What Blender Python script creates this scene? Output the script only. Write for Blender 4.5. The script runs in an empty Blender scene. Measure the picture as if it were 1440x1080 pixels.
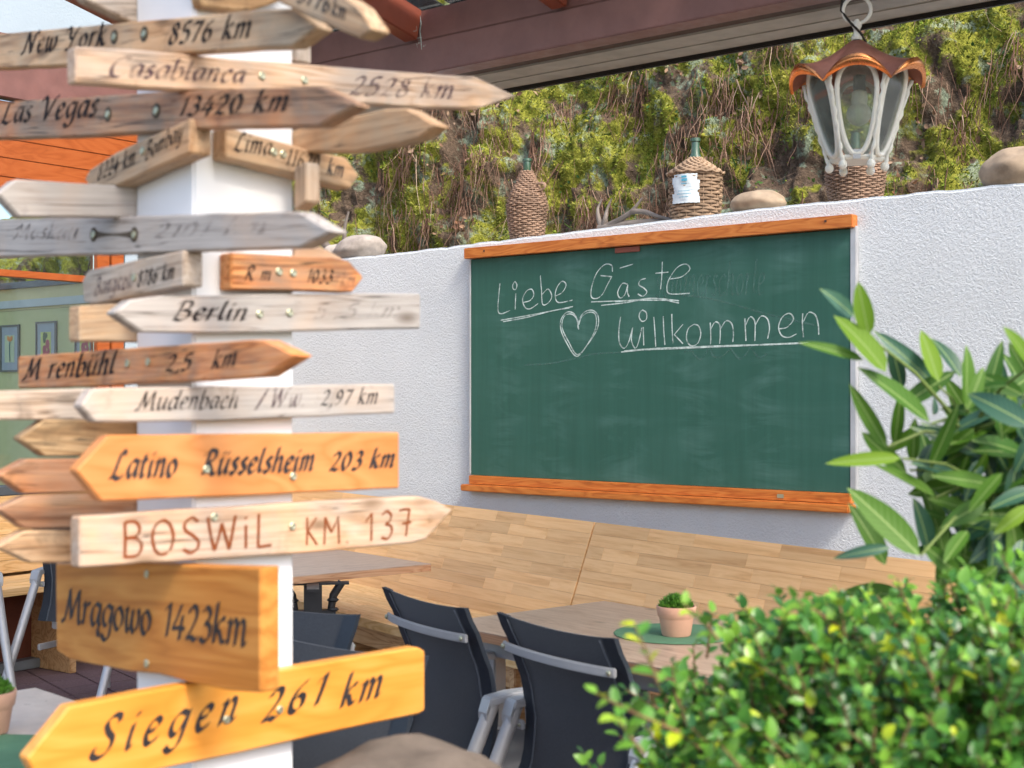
import bpy, bmesh, math, random
import numpy as np
from mathutils import Vector, Matrix, noise
random.seed(7); rng = np.random.default_rng(7)
S = bpy.context.scene
COL = S.collection
R = math.radians

# ------------------------------------------------------------------ camera, sky, sun, exposure
CAMZ = 1.5; F = 2000.0; CX = 720.0; HY = 555.0           # photograph: 1440 x 1080, 50 mm
cd = bpy.data.cameras.new('camera'); cam = bpy.data.objects.new('camera', cd); COL.objects.link(cam)
cam.location = (0, 0, CAMZ); cam.rotation_euler = (R(90), 0, 0)
cd.sensor_width = 36; cd.lens = 50; cd.shift_y = 15/1440; cd.clip_start = .05; cd.clip_end = 200
cd.dof.use_dof = True; cd.dof.focus_distance = 7.0; cd.dof.aperture_fstop = 5.2
S.camera = cam
SUN_EL, SUN_AZ = 46, 146        # azimuth from +Y clockwise
w = bpy.data.worlds.new('World'); S.world = w; w.use_nodes = True
nt = w.node_tree; bg = nt.nodes['Background']; sky = nt.nodes.new('ShaderNodeTexSky')
sky.sky_type = 'NISHITA'; sky.sun_disc = False; sky.sun_elevation = R(SUN_EL); sky.sun_rotation = R(SUN_AZ)
sky.air_density = 1.0; sky.dust_density = 3.2; sky.ozone_density = 1.0
nt.links.new(sky.outputs[0], bg.inputs[0]); bg.inputs[1].default_value = .15
sd = bpy.data.lights.new('sun', 'SUN'); sd.energy = 1.3; sd.angle = R(14); sd.color = (1, .93, .82)
sun = bpy.data.objects.new('sun', sd); COL.objects.link(sun)
sv = Vector((math.sin(R(SUN_AZ))*math.cos(R(SUN_EL)), math.cos(R(SUN_AZ))*math.cos(R(SUN_EL)), math.sin(R(SUN_EL))))
sun.rotation_euler = sv.to_track_quat('Z', 'Y').to_euler()
S.view_settings.view_transform = 'Standard'; S.view_settings.look = 'None'
S.view_settings.gamma = 1; S.view_settings.exposure = 1.47; S.view_settings.use_curve_mapping = False
S.render.engine = 'CYCLES'
S.cycles.max_bounces = 8; S.cycles.transparent_max_bounces = 12

# ------------------------------------------------------------------ helpers
def P(x, y, Y): return Vector(((x-CX)/F*Y, Y, CAMZ-(y-HY)/F*Y))
def PZ(x, y, Z):
    Y = (CAMZ-Z)*F/(y-HY); return Vector(((x-CX)/F*Y, Y, Z))
def onplane(x, y, p0, n):
    d = Vector(((x-CX)/F, 1, -(y-HY)/F)); C = Vector((0, 0, CAMZ))
    return C + d*((p0-C).dot(n)/d.dot(n))

def mk(name, verts, faces, mat=None, parent=None, smooth=False, loc=None, mw=None):
    me = bpy.data.meshes.new(name); me.from_pydata([tuple(v) for v in verts], [], faces)
    if mat: me.materials.append(mat)
    if smooth: me.polygons.foreach_set('use_smooth', [True]*len(me.polygons))
    o = bpy.data.objects.new(name, me); COL.objects.link(o)
    if mw is not None: o.matrix_world = mw
    elif loc is not None: o.location = loc
    if parent:
        o.parent = parent
        o.matrix_parent_inverse = Matrix.Identity(4)
        if mw is not None: o.matrix_local = parent.matrix_basis.inverted() @ mw if parent.parent is None else o.matrix_basis
    return o

def mknp(name, V, Fc, mat, tint=None, kind=None, parent=None, smooth=False):
    """V (n,3), Fc (m,k)"""
    me = bpy.data.meshes.new(name); n, m, k = len(V), len(Fc), Fc.shape[1]
    me.vertices.add(n); me.vertices.foreach_set('co', V.astype(np.float32).ravel())
    me.loops.add(m*k); me.loops.foreach_set('vertex_index', Fc.astype(np.int32).ravel())
    me.polygons.add(m); me.polygons.foreach_set('loop_start', np.arange(m, dtype=np.int32)*k)
    me.polygons.foreach_set('loop_total', np.full(m, k, np.int32))
    if smooth: me.polygons.foreach_set('use_smooth', np.ones(m, bool))
    me.update(calc_edges=True)
    if tint is not None:
        a = me.attributes.new('tint', 'FLOAT', 'POINT'); a.data.foreach_set('value', tint.astype(np.float32))
    me.materials.append(mat)
    o = bpy.data.objects.new(name, me); COL.objects.link(o)
    if kind: o['kind'] = kind
    if parent: o.parent = parent
    return o

class MB:
    """collects shapes into ONE mesh"""
    def __init__(s): s.v = []; s.f = []
    def add(s, v, f):
        b = len(s.v); s.v += [Vector(q) for q in v]; s.f += [tuple(i+b for i in q) for q in f]; return s
    def box(s, c, sz, rot=None, bev=0):
        x, y, z = sz[0]/2, sz[1]/2, sz[2]/2
        vs = [Vector((i*x, j*y, k*z)) for i in (-1, 1) for j in (-1, 1) for k in (-1, 1)]
        if rot is not None: vs = [rot @ q for q in vs]
        return s.add([q+Vector(c) for q in vs], [(0,1,3,2),(4,6,7,5),(0,4,5,1),(2,3,7,6),(0,2,6,4),(1,5,7,3)])
    def prism(s, poly, vec):
        n = len(poly); p = [Vector(q) for q in poly]; vec = Vector(vec)
        return s.add(p+[q+vec for q in p], [tuple(range(n))[::-1], tuple(range(n, 2*n))]+[(i, (i+1) % n, n+(i+1) % n, n+i) for i in range(n)])
    def tube(s, pts, r, seg=8, closed=False, flat=None):
        pts = [Vector(p) for p in pts]; n = len(pts)
        if not hasattr(r, '__len__'): r = [r]*n
        vs = []; up = None
        for i, p in enumerate(pts):
            if closed: t = (pts[(i+1) % n]-pts[i-1])
            else: t = pts[min(i+1, n-1)]-pts[max(i-1, 0)]
            t.normalize()
            if up is None: up = t.orthogonal().normalized()
            up = (up - t*up.dot(t)).normalized(); sd_ = t.cross(up)
            for k in range(seg):
                a = 2*math.pi*(k+.5)/seg
                vs.append(p+(up*math.cos(a)+sd_*math.sin(a))*r[i])
        fs = []
        for i in range(n if closed else n-1):
            j = (i+1) % n
            for k in range(seg):
                l = (k+1) % seg; fs.append((i*seg+k, i*seg+l, j*seg+l, j*seg+k))
        if not closed: fs += [tuple(range(seg))[::-1], tuple(range((n-1)*seg, n*seg))]
        return s.add(vs, fs)
    def lathe(s, prof, seg=24, c=(0, 0, 0), caps=True):
        c = Vector(c); n = len(prof)
        vs = [c+Vector((r*math.cos(2*math.pi*k/seg), r*math.sin(2*math.pi*k/seg), z)) for r, z in prof for k in range(seg)]
        fs = [(i*seg+k, i*seg+(k+1) % seg, (i+1)*seg+(k+1) % seg, (i+1)*seg+k) for i in range(n-1) for k in range(seg)]
        if caps: fs += [tuple(range(seg))[::-1], tuple(range((n-1)*seg, n*seg))]
        return s.add(vs, fs)
    def sphere(s, c, r, seg=12, rings=8, sc=(1, 1, 1)):
        pr = [(max(1e-4, math.sin(math.pi*i/rings))*r, -math.cos(math.pi*i/rings)*r) for i in range(rings+1)]
        c = Vector(c); b = MB().lathe(pr, seg)
        return s.add([c+Vector((q.x*sc[0], q.y*sc[1], q.z*sc[2])) for q in b.v], b.f)
    def build(s, name, mat, parent=None, smooth=False, bevel=0, seg=2):
        me = bpy.data.meshes.new(name); me.from_pydata([tuple(v) for v in s.v], [], s.f)
        me.materials.append(mat)
        bm = bmesh.new(); bm.from_mesh(me); bmesh.ops.recalc_face_normals(bm, faces=bm.faces)
        if bevel:
            es = [e for e in bm.edges if len(e.link_faces) == 2 and e.calc_face_angle(0) > .5]
            bmesh.ops.bevel(bm, geom=es, offset=bevel, segments=seg, affect='EDGES', clamp_overlap=True)
        bm.to_mesh(me); bm.free()
        if smooth:
            me.polygons.foreach_set('use_smooth', [True]*len(me.polygons))
            me.set_sharp_from_angle(angle=R(40)) if hasattr(me, 'set_sharp_from_angle') else None
        o = bpy.data.objects.new(name, me); COL.objects.link(o)
        if parent: o.parent = parent
        return o

def empty(name, loc=(0, 0, 0), rz=0):
    o = bpy.data.objects.new(name, None); COL.objects.link(o); o.empty_display_size = .1
    o.location = loc; o.rotation_euler = (0, 0, rz); return o
def tag(o, label=None, cat=None, group=None, kind=None):
    if label: o['label'] = label
    if cat: o['category'] = cat
    if group: o['group'] = group
    if kind: o['kind'] = kind
    return o
def copy_tree(o, parent=None):
    c = o.copy(); COL.objects.link(c)
    if parent: c.parent = parent
    for ch in list(o.children): copy_tree(ch, c)
    return c

# ------------------------------------------------------------------ materials
class NM:
    def __init__(s, name, rough=.6, spec=.4, metal=0):
        s.m = bpy.data.materials.new(name); s.m.use_nodes = True; s.t = s.m.node_tree
        s.b = s.t.nodes['Principled BSDF']; s.b.inputs['Roughness'].default_value = rough
        s.b.inputs['Specular IOR Level'].default_value = spec; s.b.inputs['Metallic'].default_value = metal
        s._c = None
    def N(s, typ, **k):
        n = s.t.nodes.new('ShaderNode'+typ)
        for a, v in k.items(): setattr(n, a, v)
        return n
    def L(s, a, b): s.t.links.new(a, b)
    def co(s, scale=(1, 1, 1), kind='Object', rnd=True, rot=(0, 0, 0)):
        tc = s.N('TexCoord'); mp = s.N('Mapping'); mp.inputs['Scale'].default_value = scale; mp.inputs['Rotation'].default_value = rot
        src = tc.outputs[kind]
        if rnd:
            oi = s.N('ObjectInfo'); vm = s.N('VectorMath', operation='SCALE'); cb = s.N('CombineXYZ')
            for i, k in enumerate((17., 31., 47.)):
                mu = s.N('Math', operation='MULTIPLY'); mu.inputs[1].default_value = k; s.L(oi.outputs['Random'], mu.inputs[0]); s.L(mu.outputs[0], cb.inputs[i])
            va = s.N('VectorMath', operation='ADD'); s.L(src, va.inputs[0]); s.L(cb.outputs[0], va.inputs[1]); src = va.outputs[0]
        s.L(src, mp.inputs[0]); return mp.outputs[0]
    def noise(s, co, scale, detail=4, rough=.55, dist=0):
        n = s.N('TexNoise'); n.inputs['Scale'].default_value = scale; n.inputs['Detail'].default_value = detail
        n.inputs['Roughness'].default_value = rough; n.inputs['Distortion'].default_value = dist
        if co is not None: s.L(co, n.inputs['Vector'])
        return n.outputs['Fac']
    def ramp(s, fac, stops):
        r = s.N('ValToRGB'); e = r.color_ramp.elements
        while len(e) < len(stops): e.new(.5)
        for i, (p, c) in enumerate(stops):
            e[i].position = p; e[i].color = (*c, 1) if hasattr(c, '__len__') else (c, c, c, 1)
        s.L(fac, r.inputs[0]); return r.outputs[0]
    def mix(s, fac, a, b, mode='MIX'):
        n = s.N('Mix', data_type='RGBA', blend_type=mode)
        for i, v in ((0, fac), (6, a), (7, b)):
            if isinstance(v, (int, float)): n.inputs[i].default_value = v
            elif isinstance(v, tuple): n.inputs[i].default_value = (*v, 1)
            else: s.L(v, n.inputs[i])
        return n.outputs[2]
    def col(s, c):
        if isinstance(c, tuple): s.b.inputs['Base Color'].default_value = (*c, 1)
        else: s.L(c, s.b.inputs['Base Color'])
        return s
    def bump(s, h, strength=.3, dist=.01):
        b = s.N('Bump'); b.inputs['Strength'].default_value = strength; b.inputs['Distance'].default_value = dist
        s.L(h, b.inputs['Height']); s.L(b.outputs[0], s.b.inputs['Normal']); return s
    def rough(s, f):
        s.L(f, s.b.inputs['Roughness']); return s
    def rnd(s): return s.N('ObjectInfo').outputs['Random']
    def math(s, op, a, b=None):
        n = s.N('Math', operation=op)
        for i, v in enumerate((a, b)):
            if v is None: continue
            if isinstance(v, (int, float)): n.inputs[i].default_value = v
            else: s.L(v, n.inputs[i])
        return n.outputs[0]

def plain(name, c, rough=.6, spec=.4, metal=0, var=.12, bump=0, bs=60):
    m = NM(name, rough, spec, metal); co = m.co()
    n = m.noise(co, 9, 5, .6)
    lo = tuple(x*(1-var) for x in c); hi = tuple(min(1, x*(1+var)) for x in c)
    m.col(m.ramp(n, [(.3, lo), (.7, hi)]))
    m.rough(m.ramp(m.noise(co, 25, 3), [(.3, max(0, rough-.08)), (.7, min(1, rough+.08))]))
    if bump: m.bump(m.noise(co, bs, 5, .6), bump, .004)
    return m.m

def wood(name, dark, mid, light, rings=9, grey=None, greyamt=0, rough=.6, spec=.3, stain=0, bump=.35, var=.25, knots=.85, xs=1.1, mult=9.0):
    """grain runs along local x"""
    m = NM(name, rough, spec)
    co = m.co((1, 1, 1)); st = m.N('Mapping'); st.inputs['Scale'].default_value = (xs, rings, rings); m.L(co, st.inputs[0])
    big = m.noise(st.outputs[0], 1.6, 3, .5, .6)
    rg = m.math('FRACT', m.math('MULTIPLY', big, mult))
    rg = m.math('ABSOLUTE', m.math('SUBTRACT', rg, .5))        # 0..0.5 growth rings
    fib = m.N('Mapping'); fib.inputs['Scale'].default_value = (5, 130, 130); m.L(co, fib.inputs[0])
    fine = m.noise(fib.outputs[0], 1.0, 5, .65)
    fac = m.math('ADD', m.math('MULTIPLY', rg, 1.0), m.math('MULTIPLY', fine, .55))
    c = m.ramp(fac, [(.22, dark), (.45, mid), (.78, light)])
    # random tone of each piece
    tone = m.ramp(m.rnd(), [(0, 1-var), (1, 1+var*.35)])
    c = m.mix(1, c, tone, 'MULTIPLY')
    if grey:
        g2 = m.noise(co, 5, 5, .6, .4); fac2 = m.ramp(m.math('ADD', g2, m.math('MULTIPLY', fine, .35)), [(.62-greyamt*.4, 0.), (.9-greyamt*.4, 1.)])
        gc = m.mix(fine, tuple(x*.55 for x in grey), tuple(min(1, x*1.25) for x in grey))
        c = m.mix(fac2, c, gc)
    if stain:
        sn = m.noise(co, 11, 6, .7, .8)
        c = m.mix(m.ramp(sn, [(.62-stain*.2, 0.), (.8, .75)]), c, (.03, .025, .02))
    if stain:
        cm = m.N('Mapping'); cm.inputs['Scale'].default_value = (1.6, 24, 24); m.L(co, cm.inputs[0])
        sk = m.noise(cm.outputs[0], 1.0, 6, .62, .3)
        c = m.mix(m.ramp(sk, [(.53, 0.), (.72, .62)]), c, tuple(x*.42 for x in dark))
        cr = m.N('Mapping'); cr.inputs['Scale'].default_value = (1.3, 60, 60); m.L(co, cr.inputs[0])
        ck = m.noise(cr.outputs[0], 1.0, 2, .5, .2)
        c = m.mix(m.ramp(ck, [(.488, 0.), (.498, .8), (.503, .8), (.512, 0.)]), c, (.03, .02, .014))
        warm = m.ramp(m.noise(co, 3.5, 4, .6, .5), [(.45, 0.), (.7, .55)])
        c = m.mix(warm, c, tuple(min(1, x*y) for x, y in zip(mid, (1.25, 1.0, .75))))
    # knots
    vo = m.N('TexVoronoi'); vo.feature = 'F1'; km = m.N('Mapping'); km.inputs['Scale'].default_value = (4.2, 10, 10); m.L(co, km.inputs[0]); m.L(km.outputs[0], vo.inputs['Vector'])
    vo.inputs['Scale'].default_value = 1.1
    kn = m.ramp(vo.outputs['Distance'], [(.05, knots), (.17, 0.)])
    c = m.mix(kn, c, tuple(x*.45 for x in dark))
    m.col(c); m.bump(m.math('ADD', fine, m.math('MULTIPLY', rg, .5)), bump, .003)
    return m.m

M = {}
M['w_grey'] = wood('weathered grey wood', (.28, .195, .13), (.50, .37, .26), (.68, .53, .40), grey=(.50, .43, .365), greyamt=.45, stain=.18)
M['w_brown'] = wood('weathered brown wood', (.30, .165, .08), (.58, .35, .185), (.76, .51, .30), grey=(.50, .38, .26), greyamt=.18, stain=.2)
M['w_silver'] = wood('silvered pale wood', (.30, .225, .175), (.48, .395, .335), (.62, .53, .46), grey=(.46, .42, .39), greyamt=.6, stain=.12)
M['w_pine'] = wood('pale pine wood', (.42, .25, .14), (.61, .41, .265), (.71, .53, .385), rings=8, grey=(.45, .37, .31), greyamt=.22, stain=.04)
M['w_rust'] = wood('reddish weathered wood', (.22, .075, .03), (.52, .22, .09), (.70, .38, .19), grey=(.34, .24, .17), greyamt=.25, stain=.15, rings=11)
M['w_rustorange'] = wood('orange brown weathered wood', (.34, .10, .025), (.70, .27, .085), (.82, .40, .16), grey=(.34, .24, .17), greyamt=.08, stain=.1, rings=11)
M['w_orange'] = wood('orange varnished pine', (.50, .185, .05), (.57, .225, .07), (.62, .265, .09), rings=5, rough=.42, bump=.1, var=.04, knots=.3)
M['w_amber'] = wood('amber varnished pine', (.56, .215, .03), (.62, .255, .04), (.67, .30, .06), rings=4, rough=.38, bump=.08, var=.04, knots=.2)
M['w_honey'] = wood('honey stained pine', (.37, .135, .024), (.45, .178, .034), (.53, .24, .055), rings=9, rough=.45, bump=.12, var=.04, knots=.4, mult=4.0)
M['w_mottled'] = wood('mottled dark wood', (.14, .075, .035), (.38, .24, .12), (.52, .36, .20), stain=.65)
M['stave'] = wood('oak stave', (.70, .37, .14), (.82, .47, .195), (.90, .55, .25), rings=26, rough=.42, bump=.04, var=.19, knots=0, xs=.45, mult=2.2)
M['seat_wood'] = wood('pale laminated beech', (.64, .37, .14), (.78, .49, .21), (.86, .58, .29), rings=8, rough=.45, bump=.05, var=.16, knots=0)
M['knotty'] = wood('knotty pine', (.40, .20, .08), (.58, .33, .15), (.66, .41, .21), rings=7, rough=.5, bump=.1, var=.1)
M['trim'] = wood('orange lacquered frame wood', (.38, .10, .02), (.50, .155, .03), (.57, .20, .045), rings=8, rough=.35, bump=.12, var=.06, knots=.4)
M['clad'] = wood('orange stained cladding', (.25, .058, .012), (.29, .07, .015), (.32, .083, .02), rings=5, rough=.4, bump=.08, var=.06, knots=0)
M['table'] = wood('grey brown table laminate', (.27, .165, .11), (.42, .28, .20), (.52, .38, .28), rings=22, rough=.28, spec=.5, bump=.06, var=.03)
M['table_edge'] = wood('reddish table edge', (.36, .17, .085), (.52, .28, .15), (.60, .36, .21), rings=14, rough=.5, bump=.1)
M['stone_table'] = plain('speckled beige table top', (.48, .40, .34), .35, .5, var=.16, bump=.04, bs=300)
M['brown_paint'] = plain('brown painted timber', (.255, .13, .118), .42, .45, var=.12, bump=.08, bs=40)
M['fascia_paint_dimmed'] = plain('brown painted fascia', (.155, .072, .062), .42, .45, var=.14, bump=.12, bs=40)  # same brown paint, colour darkened to offset the stronger light on the fascia
M['rafter_paint'] = plain('red brown painted rafter', (.27, .072, .042), .4, .45, var=.12, bump=.08, bs=40)
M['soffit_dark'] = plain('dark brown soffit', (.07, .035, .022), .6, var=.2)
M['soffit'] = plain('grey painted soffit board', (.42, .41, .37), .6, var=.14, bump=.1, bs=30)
M['black'] = plain('black metal edge', (.02, .018, .016), .5)
M['iron'] = plain('black cast iron', (.018, .018, .02), .42, .5, var=.2, bump=.1)
M['alu'] = plain('grey powder coated aluminium', (.40, .40, .41), .38, .5, .25, var=.06)
M['bolt'] = plain('zinc screw', (.46, .45, .32), .35, .5, .8, var=.15)
M['screw_ring'] = plain('screw stain', (.08, .06, .04), .8)
M['edgegrey'] = plain('aluminium board edge', (.50, .51, .53), .4, .5, .5)
M['ink'] = plain('black lettering paint', (.022, .018, .02), .6, var=.3)
M['ink_brown'] = None
def fadeink(name, c, lo, hi):
    m = NM(name, .8, .1); co = m.co(); m.col(c)
    f = m.ramp(m.noise(co, 28, 4, .7), [(lo, 0.), (hi, 1.)])
    m.L(f, m.b.inputs['Alpha']); return m.m
M['ink_worn'] = fadeink('worn lettering paint', (.03, .024, .024), .24, .5)
M['ink_brown'] = fadeink('burnt lettering', (.20, .055, .018), .22, .50)
M['ink_faded'] = fadeink('faded lettering paint', (.10, .06, .075), .34, .66)
M['ink_gone'] = fadeink('almost gone lettering paint', (.16, .135, .13), .44, .80)
M['chalk'] = fadeink('white chalk', (.56, .67, .64), .22, .62)
M['chalk_ghost'] = fadeink('wiped chalk', (.10, .21, .18), .30, .8)
M['mat_green'] = plain('green felt placemat', (.10, .20, .115), .9, .1, var=.15, bump=.3, bs=400)
M['terracotta'] = plain('terracotta', (.60, .34, .235), .8, .2, var=.1, bump=.1)
M['copper'] = plain('weathered copper', (.40, .17, .125), .5, .4, .4, var=.35, bump=.1)
M['copper_in'] = plain('bright copper lip', (.80, .30, .11), .28, .5, .9, var=.15)
M['enamel'] = plain('cream white painted iron', (.82, .82, .77), .45, .5, var=.1, bump=.15, bs=90)
M['bulb'] = plain('frosted bulb glass', (.75, .74, .66), .3, .5, var=.05)
M['wicker'] = plain('brown wicker', (.24, .155, .105), .7, .3, var=.45, bump=.2, bs=120)
M['wicker_l'] = plain('light wicker', (.29, .20, .13), .7, .3, var=.35, bump=.2, bs=120)
M['wicker_d'] = plain('greyed wicker', (.24, .17, .13), .7, .3, var=.35, bump=.2, bs=120)
M['glass_green'] = plain('green bottle glass', (.04, .085, .055), .12, .6, var=.1)
M['paper'] = plain('bleached paper label', (.58, .66, .70), .9, .1, var=.12)
M['print_blue'] = plain('blue print', (.08, .30, .42), .9, .1)
M['antler'] = plain('weathered antler', (.17, .145, .125), .6, .3, var=.35, bump=.4, bs=60)
M['stone_b'] = plain('brown river stone', (.33, .25, .17), .6, .3, var=.35, bump=.25, bs=25)
M['stone_g'] = plain('grey stone', (.33, .29, .255), .8, .2, var=.35, bump=.5, bs=30)
M['boulder'] = plain('weathered brown boulder', (.115, .092, .074), .85, .2, var=.4, bump=.6, bs=35)
M['green_wall'] = plain('sage green plaster', (.50, .50, .24), .85, .15, var=.05, bump=.05)
M['cream'] = plain('cream plaster', (.60, .52, .27), .85, .15, var=.05)
M['pale_trim'] = plain('pale grey trim', (.46, .50, .47), .7, var=.04)
M['slate'] = plain('dark slate grey capping', (.07, .085, .10), .5, var=.1)
M['frame_dark'] = plain('dark picture frame', (.09, .085, .07), .4)
M['frame_grey'] = plain('grey picture mount', (.30, .34, .36), .6, var=.04)
M['pic_paper'] = plain('pale green picture paper', (.45, .52, .32), .7, var=.1)
M['pic_yellow'] = plain('yellow green picture paper', (.50, .54, .14), .7, var=.15)
M['pic_orange'] = plain('orange petals', (.62, .25, .06), .7)
M['pic_stem'] = plain('blue green stem', (.05, .16, .16), .7)
M['pic_red'] = plain('crimson petals', (.38, .045, .07), .7, var=.3)
M['pic_leaf'] = plain('dark leaf print', (.06, .10, .04), .7)
M['grey_metal'] = plain('grey door sill', (.20, .22, .24), .5, .4, .3)
M['redwood'] = plain('dark red brown board', (.14, .04, .02), .6, var=.2)
M['steel_label'] = plain('silver maker plate', (.6, .6, .6), .4, .5, .5)
M['stitch'] = plain('grey seam thread', (.16, .18, .21), .8)
M['twig'] = plain('brown twig', (.15, .085, .04), .8, var=.3)
M['gstem'] = plain('green stem', (.12, .17, .04), .6, var=.3)

def m_plaster(name, c, scale=42, strength=.75):
    m = NM(name, .85, .2); co = m.co(rnd=False)
    n1 = m.noise(co, scale, 5, .6, .7)
    big = m.noise(co, 2.2, 4, .6)
    col = m.ramp(big, [(.3, tuple(x*.93 for x in c)), (.7, c)])
    sm = m.ramp(m.noise(co, 6, 6, .7), [(.62, 0.), (.85, .22)])
    m.col(m.mix(sm, col, (.42, .43, .42)))
    m.bump(m.ramp(n1, [(.38, 0.), (.62, 1.)]), strength, .012)
    return m.m
M['plaster'] = m_plaster('white textured render', (.625, .66, .685), 84, .42)
M['post_white'] = m_plaster('white painted post', (.82, .83, .85), 5, .08)
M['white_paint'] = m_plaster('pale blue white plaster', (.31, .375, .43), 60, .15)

def m_board():
    m = NM('green chalkboard', .55, .35); co = m.co(rnd=False)
    st = m.N('Mapping'); st.inputs['Scale'].default_value = (26, 26, 1.2); m.L(co, st.inputs[0])
    v = m.noise(st.outputs[0], 1, 5, .65)
    h = m.N('Mapping'); h.inputs['Scale'].default_value = (1.2, 1.2, 5); m.L(co, h.inputs[0])
    b = m.noise(h.outputs[0], 1.3, 5, .65, 1.2)
    base = m.ramp(v, [(.3, (.022, .088, .064)), (.7, (.028, .105, .078))])
    haze = m.math('MULTIPLY', m.ramp(b, [(.45, 0.), (.72, 1.)]), m.ramp(v, [(.2, .35), (.8, .6)]))
    sw = m.N('TexWave'); sw.inputs['Scale'].default_value = .9; sw.inputs['Distortion'].default_value = 9; sw.inputs['Detail'].default_value = 4; m.L(co, sw.inputs['Vector'])
    haze2 = m.math('MULTIPLY', haze, m.ramp(sw.outputs['Fac'], [(.2, .25), (.9, 1.)]))
    m.col(m.mix(m.math('MULTIPLY', haze2, .8), base, (.12, .24, .22)))
    m.rough(m.ramp(b, [(.3, .45), (.7, .7)])); return m.m
M['board'] = m_board()

def m_sling():
    m = NM('dark charcoal mesh fabric', .75, .3); co = m.co(rnd=False)
    n = m.noise(co, 380, 2, .5); g = m.noise(co, 5, 3)
    c = m.ramp(n, [(.3, (.012, .015, .021)), (.7, (.031, .036, .047))])
    m.col(m.mix(m.ramp(g, [(.35, 0.), (.75, .35)]), c, (.042, .045, .052))); m.bump(n, .25, .002)
    m.b.inputs['Sheen Weight'].default_value = .25
    return m.m
M['sling'] = m_sling()
M['sling_hem'] = plain('charcoal hem fabric', (.018, .024, .034), .6, .35, var=.2, bump=.15, bs=300)

def m_glass(name, c=(.9, .95, .95), g=.08, dirt=.06):
    m = NM(name); t = m.t
    tr = m.N('BsdfTransparent'); tr.inputs[0].default_value = (*c, 1); gl = m.N('BsdfGlossy'); gl.inputs['Roughness'].default_value = .03
    fr = m.N('Fresnel'); fr.inputs[0].default_value = 1.45; mx = m.N('MixShader'); m.L(m.math('ADD', fr.outputs[0], g-.04), mx.inputs[0])
    m.L(tr.outputs[0], mx.inputs[1]); m.L(gl.outputs[0], mx.inputs[2])
    df = m.N('BsdfDiffuse'); df.inputs[0].default_value = (.5, .52, .48, 1); mx2 = m.N('MixShader')
    m.L(m.math('MULTIPLY', m.ramp(m.noise(m.co(rnd=False), 14, 5, .65), [(.35, .15), (.8, 1.)]), dirt*3), mx2.inputs[0])
    m.L(mx.outputs[0], mx2.inputs[1]); m.L(df.outputs[0], mx2.inputs[2])
    m.L(mx2.outputs[0], t.nodes['Material Output'].inputs[0]); return m.m
M['pane'] = m_glass('window glass', g=.05, dirt=.01)
M['roof_glass'] = m_glass('roof glass', (.92, .97, .95), .04, .03)
M['lamp_glass'] = m_glass('dusty lantern glass', (.92, .95, .93), .07, .09)

def m_leaf(name, stops, rough=.35, trans=.25, spec=.5, back=.18, rib=False):
    m = NM(name, rough, spec); at = m.N('Attribute', attribute_name='tint')
    f = m.math('FRACT', m.math('ADD', at.outputs['Fac'], m.rnd()))
    c = m.ramp(f, stops)
    geo = m.N('NewGeometry')
    c2 = m.mix(m.math('MULTIPLY', geo.outputs['Backfacing'], back), c, (.22, .30, .09))
    vn = m.noise(m.co(rnd=False), 60, 3)
    c2 = m.mix(m.ramp(vn, [(.4, 0.), (.75, .25)]), c2, m.mix(.5, c2, (.02, .04, .01)))
    m.col(c2)
    if rib:   # pale midrib along the leaf's own axis
        tc = m.N('TexCoord'); sx = m.N('SeparateXYZ'); m.L(tc.outputs['Object'], sx.inputs[0]); ax = m.math('ABSOLUTE', sx.outputs[0])
        c2 = m.mix(m.ramp(ax, [(.004, .8), (.012, 0.)]), c2, (.26, .36, .12))
        vv = m.math('ABSOLUTE', m.math('SUBTRACT', m.math('FRACT', m.math('MULTIPLY', m.math('SUBTRACT', sx.outputs[1], m.math('MULTIPLY', ax, 1.4)), 11)), .5))
        c2 = m.mix(m.ramp(vv, [(.02, .10), (.07, 0.)]), c2, (.22, .32, .10)); m.bump(vv, .12, .008); m.L(c2, m.b.inputs['Base Color'])
    tl = m.N('BsdfTranslucent'); m.L(c2, tl.inputs[0]); mx = m.N('MixShader'); mx.inputs[0].default_value = trans
    m.L(m.b.outputs[0], mx.inputs[1]); m.L(tl.outputs[0], mx.inputs[2]); m.L(mx.outputs[0], m.t.nodes['Material Output'].inputs[0])
    return m.m
M['hedge_leaf'] = m_leaf('glossy hedge leaf', [(0, (.022, .09, .022)), (.3, (.048, .17, .032)), (.6, (.11, .29, .035)), (.86, (.22, .42, .045)), (.93, (.42, .52, .02)), (1, (.58, .60, .02))], .3, .3)
M['laurel_dark'] = m_leaf('blue green laurel leaf', [(0, (.018, .065, .032)), (1, (.04, .115, .075))], .42, .12, .4, rib=True)
M['laurel_mid'] = m_leaf('mid green laurel leaf', [(0, (.03, .095, .012)), (1, (.08, .18, .016))], .5, .25, .22, rib=True)
M['laurel_light'] = m_leaf('young light green laurel leaf', [(0, (.10, .21, .016)), (1, (.17, .30, .022))], .55, .4, .2, rib=True)
M['moss'] = m_leaf('moss', [(0, (.05, .07, .015)), (.25, (.15, .165, .025)), (.5, (.31, .30, .045)), (.75, (.45, .42, .095)), (1, (.20, .31, .03))], .9, .2, .1)
M['dead'] = m_leaf('dead leaf litter', [(0, (.10, .055, .033)), (.5, (.23, .14, .09)), (.85, (.36, .25, .17)), (1, (.30, .12, .055))], .8, .1, .2, 0)
M['root'] = m_leaf('dry root strand', [(0, (.07, .037, .027)), (.6, (.20, .115, .082)), (.9, (.33, .21, .155)), (1, (.50, .38, .29))], .85, 0, .1, 0)
M['bankleaf'] = m_leaf('small ivy leaf', [(0, (.025, .07, .018)), (.5, (.05, .125, .025)), (1, (.11, .20, .035))], .5, .25, .3)
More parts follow.
